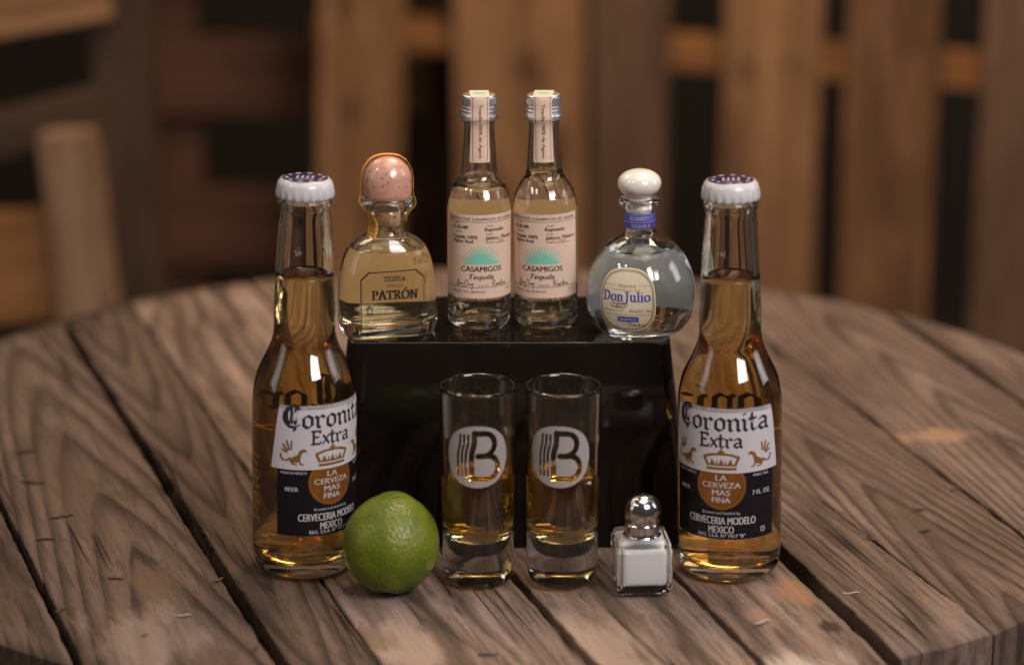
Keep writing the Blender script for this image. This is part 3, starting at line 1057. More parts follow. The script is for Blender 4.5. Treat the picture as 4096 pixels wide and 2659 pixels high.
def riser():
    bx, y0, y1 = 0.0945, -0.002, 0.110
    tx0, tx1, ty0, ty1 = -0.0833, 0.0800, 0.0105, 0.0975
    bm = bmesh.new()
    lo = [bm.verts.new(p) for p in ((-bx - 0.0015, y0, 0), (bx - 0.0015, y0, 0), (bx - 0.0015, y1, 0), (-bx - 0.0015, y1, 0))]
    hi = [bm.verts.new(p) for p in ((tx0, ty0, BH), (tx1, ty0, BH), (tx1, ty1, BH), (tx0, ty1, BH))]
    bm.faces.new(lo[::-1])
    bm.faces.new(hi)
    for i in range(4):
        bm.faces.new((lo[i], lo[(i + 1) % 4], hi[(i + 1) % 4], hi[i]))
    up = [e for e in bm.edges if abs(e.verts[0].co.z - e.verts[1].co.z) > 0.05]
    bmesh.ops.bevel(bm, geom=up, offset=0.007, segments=4, affect='EDGES', profile=0.5)
    te = [e for e in bm.edges if e.verts[0].co.z > BH - 1e-5 and e.verts[1].co.z > BH - 1e-5]
    bmesh.ops.bevel(bm, geom=te, offset=0.0011, segments=3, affect='EDGES', profile=0.5)
    bmesh.ops.recalc_face_normals(bm, faces=bm.faces)
    me = bpy.data.meshes.new('display_riser')
    bm.to_mesh(me)
    bm.free()
    me.polygons.foreach_set('use_smooth', [True] * len(me.polygons))
    me.materials.append(M_BLACK)
    o = bpy.data.objects.new('display_riser', me)
    COL.objects.link(o)
    o.modifiers.new('weighted', 'WEIGHTED_NORMAL')
    return o


tag(riser(), 'glossy black tapered display box under the four tequila bottles', 'display box')


# ------------------------------------------------------------------ beer bottles
COR_OUT = [(0.0, 0.0032), (0.014, 0.0026), (0.0185, 0.0010), (0.0208, 0.0), (0.0226, 0.0006), (0.0243, 0.0030), (0.0252, 0.0070), (0.0255, 0.013), (0.0256, 0.040), (0.0256, 0.070), (0.0255, 0.084),
           (0.0250, 0.0925), (0.0231, 0.1010), (0.0193, 0.1090), (0.0163, 0.1160), (0.0151, 0.1225), (0.0148, 0.1360), (0.0140, 0.1550), (0.0129, 0.1740), (0.0122, 0.1810), (0.0124, 0.1832), (0.0130, 0.1848), (0.0130, 0.1868), (0.0124, 0.1882), (0.0122, 0.1950)]
COR_IN = [(0.0100, 0.1955), (0.0096, 0.1880), (0.0100, 0.1740), (0.0112, 0.1550), (0.0121, 0.1360), (0.0125, 0.1225), (0.0138, 0.1150), (0.0170, 0.1075), (0.0206, 0.0995), (0.0226, 0.0910), (0.0231, 0.083), (0.0232, 0.040), (0.0232, 0.0140), (0.0222, 0.0095), (0.0195, 0.0072), (0.011, 0.0074), (0.0, 0.0090)]


def below(inner, level, grow=0.00018):
    """The part of a cavity profile under a liquid level, grown a hair into the glass."""
    up = inner[::-1]
    prof = []
    for (r0, z0), (r1, z1) in zip(up[:-1], up[1:]):
        prof.append((r0 + (grow if r0 > 1e-6 else 0), z0 - (grow if r0 < 0.9 * r1 or z0 < 0.012 else 0)))
        if z1 >= level:
            f = (level - z0) / max(1e-9, z1 - z0)
            r = r0 + (r1 - r0) * f
            prof.append((r + grow, level + 0.0007))
            prof.append((r - 0.0009, level + 0.0001))
            prof.append((r - 0.0022, level - 0.0001))
            prof.append((0.0, level - 0.0001))
            break
    return prof


def crown_cap(parent):
    teeth = 21

    def crimp(r, z, a):
        f = max(0.0, min(1.0, (0.1935 - z) / 0.005))
        return r * (1 + 0.034 * f * math.cos(teeth * a))
    prof = spline([(0, 0.1974), (0.0104, 0.1974), (0.0118, 0.1970), (0.0130, 0.1957), (0.0136, 0.1938), (0.0139, 0.1918), (0.0139, 0.1902), (0.0136, 0.1885), (0.0131, 0.1887, 1), (0.0129, 0.1910), (0.0124, 0.1945), (0.0118, 0.1957), (0, 0.1958)], 2)
    cap = lathe('crown_cap', prof, M_CAPW, parent, 126, crimp)
    disc = lathe('cap_disc', [(0.0, 0.1977), (0.0106, 0.1977), (0.0110, 0.19745)], M_CAPB, cap, 64)
    P = Print()
    for i, wdeg in enumerate((20, 14, 18, 22, 12, 20, 16, 20, 14, 18)):
        a0 = i * 36
        P.poly(arc(0, 0, 0.0095, a0, a0 + wdeg * 0.8, 4) + arc(0, 0, 0.0080, a0 + wdeg * 0.8, a0, 4))
    for a in (-0.0038, -0.0014, 0.0010, 0.0034):
        P.line([(a, -0.0026), (a + 0.0004, 0.0024)], 0.0009, 0.0005)
    P.line([(-0.004, -0.0042), (0.004, -0.0042)], 0.0006)
    P.build('cap_lettering', M_CAPW, disc, lambda s, t, e: (s, t, 0.19776 + e))


def griffin(P, G, cx, cy, s, flip):
    """Crouching winged beast of the emblem: body on G, wing rays."""
    f = -1 if flip else 1
    q = lambda pts: [(cx + f * x * s, cy + y * s) for x, y in pts]
    P.line(q([(-0.95, -0.15), (-0.75, -0.45), (-0.45, -0.45), (-0.15, -0.25)]), 0.11 * s)
    P.line(q([(-0.95, -0.15), (-0.90, 0.02)]), 0.10 * s)
    P.poly(q([(-0.30, -0.50), (0.05, -0.15), (0.40, 0.0), (0.62, -0.18), (0.50, -0.55), (0.10, -0.60)]))
    P.line(q([(0.45, -0.1), (0.62, 0.25), (0.86, 0.34)]), 0.20 * s)
    P.line(q([(0.80, 0.42), (1.0, 0.26)]), 0.10 * s)
    P.line(q([(-0.1, -0.6), (0.1, -0.74), (0.3, -0.74)]), 0.11 * s)
    P.line(q([(0.5, -0.5), (0.60, -0.74), (0.78, -0.74)]), 0.10 * s)
    for a, r0, r1 in ((150, .35, .75), (128, .40, .95), (106, .42, 1.08), (86, .42, 1.02)):
        P.line(q([(-0.15 + r0 * math.cos(R(a)), 0.0 + r0 * math.sin(R(a))), (-0.15 + r1 * math.cos(R(a)), r1 * math.sin(R(a)))]), 0.12 * s)


def crown(P, cx, cy, sx, s):
    q = lambda pts: [(cx + x * sx, cy + y * s) for x, y in pts]
    P.line(q([(-0.78, -0.66), (0.78, -0.66)]), 0.22 * s)
    P.line(q([(-0.80, -0.36), (0.80, -0.36)]), 0.14 * s)
    P.line(q([(-0.80, -0.36), (-1.0, 0.30), (-0.55, 0.52), (0, 0.60), (0.55, 0.52), (1.0, 0.30), (0.80, -0.36)]), 0.17 * s)
    for a in (-0.5, 0, 0.5):
        P.poly(q([(a - 0.16, -0.32), (a + 0.16, -0.32), (a * 1.1, 0.18)]))
    for a in (-0.25, 0.25):
        P.line(q([(a, -0.3), (a, -0.05)]), 0.12 * s)
    P.line(q([(0, 0.55), (0, 0.95)]), 0.18 * s)
    P.line(q([(-0.14, 0.76), (0.14, 0.76)]), 0.14 * s)


def beer_bottle(loc, lean, face, level, label):
    b = thing('beer_bottle', label, 'bottle', loc, (0, R(lean), 0), 'beer bottles either side of the black box')
    inner = spline(COR_IN, 3)
    lathe('glass', spline(COR_OUT, 3) + inner, M_GLASSW, b, 72)
    lathe('beer', below(inner, level), M_BEER, b, 72)
    crown_cap(b)
    r = 0.0256
    th = R(face)
    fn = on_cyl(r, th, 0.00008)
    f2 = on_cyl(r, th, 0.00016)
    f3 = on_cyl(r, th, 0.00024)
    wl = lambda t: r * (R(71) - (R(71) - R(62)) * (t - 0.0575) / 0.0285)
    rr = lambda z: r
    # white upper panel: the body narrows a touch at the shoulder
    def shoulder(z):
        return 0.0256 if z < 0.080 else 0.0256 - 0.0008 * ((z - 0.080) / 0.0125) ** 2

    def fnw(lift):
        def fn_(s, t, e):
            q = shoulder(t) + lift + e
            a = th + s / r
            return (q * math.sin(a), -q * math.cos(a), t)
        return fn_
    white = patch('white_label', lambda t: -wl(t), wl, 0.0582, 0.0907, M_WHITE, b, fnw(0.00012), 48, 14)
    P = Print()
    pen(P, 'Coronita', 0.0, 0.0797, 0.0062, BL, 0.185, 0.085, R(38), 0.0500)
    pen(P, 'Extra', 0.0, 0.0712, 0.0047, BL, 0.19, 0.10, R(38), 0.0216)
    P.build('lettering', M_INK, white, fnw(0.0002))
    P = Print()
    griffin(P, P, -0.0200, 0.0660, 0.0066, False)
    griffin(P, P, 0.0200, 0.0660, 0.0066, True)
    crown(P, 0.0, 0.0644, 0.0085, 0.0060)
    P.build('emblem', M_GOLDP, white, fnw(0.0002))
    # navy lower panel with the round medal left open
    wn = lambda t: r * R(64)
    mc, mr = 0.0516, 0.0124
    P = Print()
    P.rows(lambda x, y: x * x + (y - mc) ** 2 > mr * mr, -r * R(63), r * R(63), 0.0240, 0.0582, 110, 0.0024)
    navy = P.build('navy_label', M_NAVY, b, on_cyl(r, th, 0.0001))
    P = Print()
    n = 30
    P.poly(arc(0, mc, mr - 0.0001, 0, 360 - 12, 29))
    V, F = [], []
    P.rows(lambda x, y: x * x + (y - mc) ** 2 < mr * mr, -mr, mr, mc - mr, min(mc + mr, 0.0581), 60, 0.0024)
    P.v, P.f, P.lift = P.v[30:], [tuple(a - 30 for a in f) for f in P.f[1:]], P.lift[30:]
    med = P.build('medal', M_MEDAL, b, on_cyl(r, th, 0.0001))
    P = Print()
    ring = [(x, y) for x, y in arc(0, mc, mr - 0.0008, 0, 360, 40) if y < 0.0572]
    P.line([p for p in arc(0, mc, mr - 0.0009, -209, 29, 36)], 0.0005)
    P.build('medal_ring', M_GOLDP, med, f2)
    P = Print()
    P.text('LA', 0, 0.0558, 0.0030, 0.0056, bold=0.008)
    P.text('CERVEZA', 0, 0.0520, 0.0030, 0.0188, bold=0.008)
    P.text('MAS', 0, 0.0482, 0.0030, 0.0088, bold=0.008)
    P.text('FINA', 0, 0.0444, 0.0030, 0.0090, bold=0.008)
    P.build('medal_lettering', M_SILVP, med, f3)
    P = Print()
    P.text('MADE IN MEXICO', -0.0196, 0.0566, 0.0013, 0.0130, bold=0.006)
    P.text('MARC. REG.', 0.0205, 0.0566, 0.0013, 0.0090, bold=0.006)
    P.text('BEER', -0.0205, 0.0482, 0.0022, 0.0066, bold=0.008)
    P.text('7 FL. OZ.', 0.0208, 0.0477, 0.0024, 0.0105, bold=0.008)
    P.text('Brewed and bottled by', 0, 0.0377, 0.0016, 0.0188)
    P.text('CERVECERIA MODELO', 0, 0.0337, 0.0040, 0.0345, bold=0.008)
    P.text('MEXICO', 0, 0.0291, 0.0038, 0.0125, bold=0.008)
    P.text('REG. S.S.A. N\u00ba 7417 "B"', 0, 0.0259, 0.0018, 0.0236, bold=0.006)
    P.text('R', 0.0215, 0.0280, 0.0013)
    P.line(arc(0.0215, 0.0280, 0.0013, 0, 360, 14), 0.0003)
    P.build('panel_lettering', M_SILVP, navy, f2)
    # print on the far side, seen through the beer
    fb = on_cyl(r, th + math.pi, 0.0001)
    P = Print()
    pen(P, 'Coronita', 0.0, 0.0765, 0.0066, BL, 0.18, 0.09, R(40), 0.0490)
    P.build('back_lettering', M_INK, b, fnw_back(th + math.pi, shoulder))
    P = Print()
    P.text('EXTRA', 0, 0.0672, 0.0030, 0.020)
    for k in range(9):
        w = (0.0105, 0.0085, 0.0115, 0.0095)[k % 4]
        for sx in (-0.0345, -0.0150, 0.0150, 0.0345):
            z = 0.0610 - k * 0.0040
            P.text(('HECHO', 'CERVEZA', 'MODELO', '210 ML', 'REGISTRO')[(k + (sx > 0)) % 5], sx, z, 0.0020, w, bold=0.010)
    P.build('back_small_print', M_GOLDT, b, fb)
    return b


def fnw_back(th, shoulder):
    def fn(s, t, e):
        q = shoulder(t) + 0.0001 + e
        a = th + s / 0.0256
        return (q * math.sin(a), -q * math.cos(a), t)
    return fn


beer_bottle((-0.1045, -0.0245, 0), 1.6, 37, 0.1505, 'amber beer bottle beside the lime, its label turned to the right')
beer_bottle((0.1085, -0.0290, 0), -1.2, -14, 0.1505, 'amber beer bottle beside the salt shaker, its label facing forward')


# ------------------------------------------------------------------ two slim reposado bottles
CAS_OUT = [(0.0, 0.0022), (0.009, 0.0018), (0.0122, 0.0004), (0.0136, 0.0), (0.0150, 0.0009), (0.0160, 0.0034), (0.0164, 0.0080), (0.0164, 0.020), (0.0164, 0.050), (0.0163, 0.0615), (0.0158, 0.0662),
           (0.0144, 0.0710), (0.0116, 0.0755), (0.0098, 0.0782), (0.0091, 0.0815), (0.0086, 0.0890), (0.0080, 0.0980), (0.0077, 0.1040), (0.0079, 0.1058), (0.0086, 0.1068), (0.0086, 0.1082), (0.0078, 0.1090), (0.0076, 0.1170)]
CAS_IN = [(0.0058, 0.1172), (0.0058, 0.1060), (0.0062, 0.0980), (0.0069, 0.0890), (0.0073, 0.0815), (0.0082, 0.0768), (0.0104, 0.0740), (0.0132, 0.0695), (0.0145, 0.0650), (0.0148, 0.0600), (0.0148, 0.030), (0.0148, 0.0085), (0.0140, 0.0058), (0.0120, 0.0046), (0.006, 0.0054), (0.0, 0.0064)]


def sign1():
    return [[(0.0, 0.35), (0.10, 0.95), (0.16, 1.0), (0.14, 0.4), (0.02, -0.1), (0.0, 0.1), (0.16, 0.35), (0.22, 0.5), (0.26, 0.35), (0.32, 0.5), (0.34, 0.35), (0.42, 0.5), (0.44, 0.3), (0.40, -0.15)],
            [(0.78, 0.85), (0.66, 1.0), (0.56, 0.6), (0.56, 0.1), (0.70, 0.0)], [(0.80, 0.95), (0.76, 0.3), (0.84, 0.25), (0.90, 0.5), (0.96, 0.3), (1.04, 0.5), (1.06, 0.3), (1.14, 0.5), (1.04, -0.35)]]


def sign2():
    return [[(0.06, 0.0), (0.16, 1.0)], [(0.0, 0.9), (0.3, 1.0), (0.34, 0.7), (0.14, 0.5), (0.36, 0.0)], [(0.36, 0.3), (0.46, 0.45), (0.48, 0.1), (0.58, 0.45), (0.62, 0.1), (0.70, 0.6), (0.72, 0.1), (0.84, 0.2), (1.0, 0.9), (1.02, 0.05), (0.9, 0.35), (1.14, 0.5), (1.2, 0.15), (1.3, 0.5), (1.34, 0.1), (1.44, 0.4), (1.5, 0.1)]]


def slim_bottle(loc, lean, face, level, label):
    b = thing('tequila_bottle', label, 'bottle', loc, (0, R(lean), 0), 'slim tequila miniatures side by side')
    inner = spline(CAS_IN, 3)
    lathe('glass', spline(CAS_OUT, 3) + inner, M_GLASS, b, 64)
    lathe('tequila', below(inner, level), M_PALE, b, 64)

    def knurl(r, z, a):
        return r * (1 + (0.022 * math.cos(36 * a) if 0.1150 < z < 0.1186 else 0))
    cap = lathe('screw_cap', spline([(0.0, 0.1197), (0.0074, 0.1197, 1), (0.0084, 0.1192), (0.0087, 0.1182), (0.0087, 0.1160), (0.0087, 0.1150), (0.0083, 0.1144), (0.0089, 0.1136), (0.0084, 0.1126), (0.0091, 0.1118), (0.0086, 0.1108),
                                     (0.0094, 0.1098), (0.0096, 0.1082), (0.0094, 0.1072), (0.0082, 0.1070, 1), (0.0080, 0.1090), (0.0079, 0.1180), (0.0, 0.1180)], 3), M_ALU, b, 144, knurl)
    th = R(face)
    r = 0.0164
    f1, f2 = on_cyl(r, th, 0.00010), on_cyl(r, th, 0.00018)
    hw = r * R(75)
    lab = patch('paper_label', lambda t: -hw, lambda t: hw, 0.0173, 0.0609, M_PAPER, b, f1, 48, 4)
    P = Print()
    P.text('PRODUCTOS CASAMIGOS DE AGAVE', 0.0, 0.0587, 0.0015, 0.0372, bold=0.008, space=1.25)
    P.line([(-hw, 0.0571), (hw, 0.0571)], 0.00022)
    P.text('PROYECTO', -0.0128, 0.0562, 0.0008, 0.0040)
    P.text('GC-RG-MM', -0.0116, 0.0543, 0.0019, 0.0092, bold=0.010)
    P.text('CATEGORIA', -0.0124, 0.0518, 0.0008, 0.0050)
    P.text('Tequila 100%', -0.0090, 0.0494, 0.0019, 0.0140, bold=0.010)
    P.text('Agave Azul', -0.0100, 0.0472, 0.0019, 0.0114, bold=0.010)
    P.text('CLASE', 0.0042, 0.0552, 0.0009, 0.0036)
    P.text('Reposado', 0.0070, 0.0534, 0.0021, 0.0104, bold=0.010)
    P.text('HECHO', 0.0042, 0.0509, 0.0009, 0.0036)
    P.text('Jalisco, Mexico', 0.0105, 0.0490, 0.0020, 0.0170, bold=0.010)
    P.text('NUMERO', 0.0046, 0.0466, 0.0009, 0.0046)
    P.line([(0.0072, 0.0460), (0.0150, 0.0460)], 0.0002)
    P.text('CASAMIGOS', 0.0, 0.0328, 0.0029, 0.0214, bold=0.008)
    P.text('\u00ae', 0.0106, 0.0338, 0.0007)
    P.text('Tequila', 0.0, 0.0287, 0.0027, 0.0126, bold=0.008, shear=0.35)
    P.text('EXCLUSIVO', 0.0012, 0.0240, 0.0008, 0.0054)
    for s, x, w in ((sign1(), -0.0132, 0.0078), (sign2(), 0.0052, 0.0060)):
        for st in s:
            P.line([(x + a * w, 0.0232 + c * 0.0036) for a, c in st], 0.00022)
    P.line([(-hw, 0.0230), (hw, 0.0230)], 0.00020)
    P.text('40% ALC. / VOL. (80 PROOF)', -0.0072, 0.0207, 0.0011, 0.0180)
    P.text('50 ML', 0.0162, 0.0212, 0.0010, 0.0036)
    P.build('lettering', M_BINK, lab, f2)
    P = Print()
    P.text('22084', 0.0105, 0.0470, 0.0014, 0.0050)
    P.build('serial_number', M_REDP, lab, f2)
    P = Print()
    P.rows(lambda x, y: (x / 0.0096) ** 2 + ((y - 0.0352) / 0.0013) ** 2 < 1 or (x / 0.0048) ** 2 + ((y - 0.0352) / 0.0036) ** 2 < 1, -0.0098, 0.0098, 0.0352, 0.0390, 20, 0.0014)
    P.k += 1
    for k in range(17):
        a = 9 + 162 * k / 16
        L_ = 0.0101 + 0.0005 * (k % 2)
        c, s = math.cos(R(a)), math.sin(R(a))
        w = 0.00062
        for u0, u1 in ((0.28, 0.52), (0.52, 0.76), (0.76, 1.0)):
            w0, w1 = w * (1.25 - u0), w * (1.25 - u1)
            x0, y0, x1, y1 = c * L_ * u0 * 1.06, s * L_ * u0 * 0.94, c * L_ * u1 * 1.06, s * L_ * u1 * 0.94
            P.poly([(x0 - s * w0, 0.0352 + y0 + c * w0), (x0 + s * w0, 0.0352 + y0 - c * w0), (x1 + s * w1, 0.0352 + y1 - c * w1), (x1 - s * w1, 0.0352 + y1 + c * w1)])
    P.build('agave_emblem', M_TEAL, lab, f2)
    patch('back_label', lambda t: -r * R(80), lambda t: r * R(80), 0.0173, 0.0609, M_BACKC, b, on_cyl(r, th + math.pi, 0.0001), 40, 4)
    # paper seal over cap and neck
    path = []
    pf = [(0.0, 0.1200), (0.0060, 0.1200), (0.0078, 0.1199), (0.0088, 0.1192), (0.0092, 0.1170), (0.0092, 0.1130), (0.0097, 0.1095), (0.0097, 0.1080), (0.0092, 0.1066), (0.0084, 0.1040), (0.0083, 0.0980), (0.0088, 0.0900), (0.0090, 0.0862)]
    pf = [(-rr, z) for rr, z in pf[:0:-1] if z > 0.1075] + pf
    pts = spline(pf, 3, False)
    V, F = [], []
    ns = 8
    for rr, z in pts:
        half = 0.0049 + 0.0006 * max(0, (0.105 - z) / 0.02)
        for i in range(ns + 1):
            u = -half + 2 * half * i / ns
            if z > 0.1194:
                V.append((u, -rr, z + 0.0001))
            else:
                q = abs(rr)
                a = u / q
                V.append((q * math.sin(a), -math.copysign(q * math.cos(a), rr), z))
    for j in range(len(pts) - 1):
        for i in range(ns):
            k = j * (ns + 1) + i
            F.append((k, k + 1, k + ns + 2, k + ns + 1))
    rot = Matrix.Rotation(th * 0.6, 3, 'Z')
    seal = mk('paper_seal', [rot @ Vector(v) for v in V], F, M_PAPER, b, True)

    def on_seal(s, t, e):
        # t: height, s: across
        tt = max(0.0862, min(0.1192, t))
        q = 0.0
        for (r0, z0), (r1, z1) in zip(pts[:-1], pts[1:]):
            if r0 > 0 and z1 <= tt <= z0:
                q = r0 + (r1 - r0) * (z0 - tt) / max(1e-9, z0 - z1)
                break
        q = (q or 0.009) + 0.00012 + e
        a = s / q
        return rot @ Vector((q * math.sin(a), -q * math.cos(a), t))
    P = Print()
    P.text('Tequila 100% de Agave', 0.0004, 0.1022, 0.0017, 0.0275, rot=R(-90), bold=0.008)
    for sx in (-0.0038, 0.0040):
        zz = 0.0870
        while zz < 0.1185:
            P.line([(sx, zz), (sx, zz + 0.0016)], 0.00022)
            zz += 0.0016
    P.build('seal_lettering', M_BROWNP, seal, on_seal)
    P = Print()
    P.poly(arc(0, 0.0004, 0.0034, 0, 350, 20, 0.0030))
    P.build('seal_emblem', M_TEAL, seal, lambda s, t, e: rot @ Vector((s, t, 0.12022 + e)))
    return b


slim_bottle((-0.0170, 0.0470, BH), 0.25, 5, 0.0725, 'slim tequila bottle with cream label, the left of the matching pair')
slim_bottle((0.0178, 0.0475, BH), -0.9, -7, 0.0805, 'slim tequila bottle with cream label, the right of the matching pair')

# ------------------------------------------------------------------ squat rounded-square bottle with the cork ball
PA = [(0.0, 0.0225), (0.0012, 0.0236), (0.004, 0.0246), (0.009, 0.0250), (0.018, 0.0247), (0.0286, 0.0238), (0.0370, 0.0224), (0.0425, 0.0205), (0.0465, 0.0176), (0.0492, 0.0136), (0.0508, 0.0104), (0.0530, 0.0090), (0.0570, 0.0086), (0.0605, 0.0094), (0.0635, 0.0114), (0.0655, 0.0134), (0.0668, 0.0138), (0.0680, 0.0137), (0.0690, 0.0128)]


def lerp_tab(tab, z):
    if z <= tab[0][0]:
        return tab[0][1]
    for (z0, v0), (z1, v1) in zip(tab[:-1], tab[1:]):
        if z <= z1:
            return v0 + (v1 - v0) * (z - z0) / (z1 - z0)
    return tab[-1][1]


def depth_ratio(z):
    return lerp_tab([(0, 0.66), (0.02, 0.67), (0.038, 0.70), (0.046, 0.80), (0.0515, 1.0), (0.08, 1.0)], z)


def expo(z):
    return lerp_tab([(0, 3.6), (0.03, 3.4), (0.042, 2.8), (0.051, 2.0), (0.08, 2.0)], z)


def super_shape(r, z, a):
    e = 2.0 / expo(z)
    c, s = math.cos(a), math.sin(a)
    return (r * math.copysign(abs(c) ** e, c), r * depth_ratio(z) * math.copysign(abs(s) ** e, s))


def cork_bottle():
    b = thing('tequila_bottle', 'squat square tequila bottle with pink cork ball and orange tax strip', 'bottle', (-0.0640, 0.0335, BH), (0, R(0.8), R(13)))
    out = spline([(0.0, 0.0018), (0.016, 0.0012)] + [(r, z) for z, r in PA], 3)
    inn = spline([(0.0080, 0.0690), (0.0072, 0.0640), (0.0068, 0.0570), (0.0072, 0.0530), (0.0086, 0.0512), (0.0120, 0.0488), (0.0160, 0.0455), (0.0188, 0.0412), (0.0206, 0.0360), (0.0219, 0.0286), (0.0227, 0.018), (0.0228, 0.0105), (0.0215, 0.0072), (0.017, 0.0056), (0.008, 0.0062), (0.0, 0.0070)], 3)
    lathe('glass', out + inn, M_GLASS, b, 96, shape=super_shape)
    lathe('tequila', below(inn, 0.0432), M_ANEJO, b, 96, shape=super_shape)
    ball = lathe('cork_ball', [(0.0125 * math.sin(R(t)), 0.0790 + 0.0121 * math.cos(R(t))) for t in range(0, 91, 6)] + [(0.0126, 0.0760), (0.0125, 0.0725), (0.0121, 0.0700), (0.0110, 0.0693), (0.0, 0.0692)], M_CORK, b, 56,
                 lambda r, z, a: r * (1 + 0.012 * noise.noise((1.6 * math.cos(a), 1.6 * math.sin(a), z * 160))))
    P = Print()
    rnd = random.Random(11)
    for _ in range(46):
        s_, t_, q = rnd.uniform(-0.016, 0.016), rnd.uniform(0.0702, 0.0875), rnd.uniform(0.00012, 0.00042)
        P.poly(arc(s_, t_, q * rnd.uniform(1, 2.2), 0, 320, 7, q))

    def on_ball(s_, t_, e):
        q = 0.0126 if t_ < 0.079 else 0.0125 * math.sqrt(max(0.02, 1 - ((t_ - 0.079) / 0.0121) ** 2))
        q += 0.00022 + e
        a = s_ / 0.0126
        return (q * math.sin(a), -q * math.cos(a), t_)
    P.build('cork_specks', M_SPECK, ball, on_ball)
    cork = lathe('cork', [(0, 0.0555), (0.0062, 0.0555), (0.0067, 0.0562), (0.0067, 0.0692), (0, 0.0692)], M_CORK2, b, 40)
    P = Print()
    rnd = random.Random(5)
    for _ in range(16):
        s, t, q = rnd.uniform(-0.009, 0.009), rnd.uniform(0.0566, 0.0630), rnd.uniform(0.0002, 0.0006)
        P.poly(arc(s, t, q * 1.5, 0, 320, 7, q))
    P.build('cork_pits', M_SPOT, cork, on_cyl(0.0067, 0, 0.00006))
    # clear shrink sleeve round ball and lip
    # orange strip stamp over the ball
    def strip_dir(z, d):
        f = max(0.0, min(1.0, (z - 0.058) / 0.012))
        ang = (44 + (10 - 44) * f) if d > 0 else 10
        v = Matrix.Rotation(R(-13), 3, 'Z') @ Vector((-math.cos(R(ang)), -math.sin(R(ang)), 0))
        return v, Vector((-v.y, v.x, 0))
    lp = [(0.0112, 0.0498), (0.0097, 0.0535), (0.0093, 0.0580), (0.0106, 0.0620), (0.0142, 0.0656), (0.0143, 0.0685), (0.0135, 0.0720), (0.0133, 0.0780), (0.0124, 0.0838), (0.0098, 0.0884), (0.0055, 0.0912), (0.0, 0.0919), (-0.0055, 0.0912), (-0.0098, 0.0884), (-0.0124, 0.0838), (-0.0133, 0.0780), (-0.0134, 0.0718), (-0.0142, 0.0685), (-0.0142, 0.0656), (-0.0106, 0.0620), (-0.0094, 0.0570)]
    film = lathe('shrink_film', spline([(0.0, 0.0916), (0.0062, 0.0903), (0.0105, 0.0867), (0.0129, 0.0805), (0.0131, 0.0750), (0.0134, 0.0710), (0.01405, 0.0685), (0.0141, 0.0660), (0.0118, 0.0632), (0.0099, 0.0606), (0.0091, 0.0570), (0.0094, 0.0535)], 3), M_FILM, b, 48,
                 lambda r, z, a: r + 0.00025 * noise.noise((3 * math.cos(a), 3 * math.sin(a), z * 260)))
    sp = []
    for i in range(len(lp) - 1):
        p0 = lp[max(0, i - 1)]
        p1, p2 = lp[i], lp[i + 1]
        p3 = lp[min(len(lp) - 1, i + 2)]
        for j in range(3):
            t = j / 3
            sp.append(tuple(0.5 * (2 * p1[a] + (p2[a] - p0[a]) * t + (2 * p0[a] - 5 * p1[a] + 4 * p2[a] - p3[a]) * t * t + (3 * p1[a] - p0[a] - 3 * p2[a] + p3[a]) * t ** 3) for a in (0, 1)))
    sp.append(lp[-1])
    V, F = [], []
    for d, z in sp:
        dirv, side = strip_dir(z, d)
        for i in range(5):
            u = -0.0036 + 0.0072 * i / 4
            crease = 0.0004 * noise.noise((d * 300, z * 300, i * 0.4))
            u *= 0.55 if z > 0.068 else 1.0
            sag = 0.20 * u * u / 0.012
            p = dirv * (d * (1 - sag) + crease) + side * u + Vector((0, 0, z - (sag * 0.01 if z > 0.085 else 0)))
            V.append(p)
    for j in range(len(sp) - 1):
        for i in range(4):
            k = j * 5 + i
            F.append((k, k + 1, k + 6, k + 5))
    strip = mk('tax_strip', V, F, M_ORANGE, b, True)
    so = strip.modifiers.new('thick', 'SOLIDIFY')
    so.thickness = 0.00015
    P = Print()
    for k in range(5):
        P.line([(-0.0018, 0.0585 - k * 0.0013), (0.0016, 0.0585 - k * 0.0013)], 0.0004)
    P.line([(-0.0026, 0.0516), (0.0026, 0.0516), (0.0026, 0.0600), (-0.0026, 0.0600), (-0.0026, 0.0516)], 0.0002)

    def on_strip(s, t, e):
        dirv, side = strip_dir(t, 1)
        d = lerp_tab([(0.0500, 0.0112), (0.0535, 0.0097), (0.0580, 0.0093), (0.0620, 0.0106)], t)
        return dirv * (d * (1 - 0.20 * s * s / 0.012) + 0.00022 + e) + side * (-s) + Vector((0, 0, t))
    P.build('strip_lettering', M_BROWNP, strip, on_strip)

    def face(lift):
        def fn(s, t, e):
            a = lerp_tab(PA, t)
            n = expo(t)
            y = a * depth_ratio(t) * max(0.0, 1 - abs(s / a) ** n) ** (1 / n)
            return (s, -y - lift - e, t)
        return fn
    V, F = [], []
    for j in range(15):
        z = 0.0120 + 0.0325 * j / 14
        for i in range(25):
            u = -1 + 2 * i / 24
            a = lerp_tab(PA, z)
            sx = u * a * 0.96
            nn = expo(z)
            V.append((sx, a * depth_ratio(z) * max(0.0, 1 - abs(sx / a) ** nn) ** (1 / nn) + 0.0001, z))
    for j in range(14):
        for i in range(24):
            k = j * 25 + i
            F.append((k, k + 1, k + 26, k + 25))
    mk('back_label', V, F, M_BACKC, b, True)
    P = Print()
    P.line([(-0.0120, 0.0345), (0.0118, 0.0352)], 0.00055)
    P.line([(-0.0160, 0.0305), (-0.0120, 0.0345)], 0.00055)
    P.line([(0.0118, 0.0352), (0.0162, 0.0312)], 0.00055)
    for z in [0.0305 - 0.003 * i for i in range(9)]:
        P.line([(-0.0160, z), (-0.0160, z - 0.003)], 0.00058)
    for z0, z1 in ((0.0312, 0.0290), (0.0276, 0.0246), (0.0236, 0.0206), (0.0196, 0.0150), (0.0140, 0.0100), (0.0090, 0.0055)):
        P.line([(0.0162, z0), (0.0162, z1)], 0.00042)
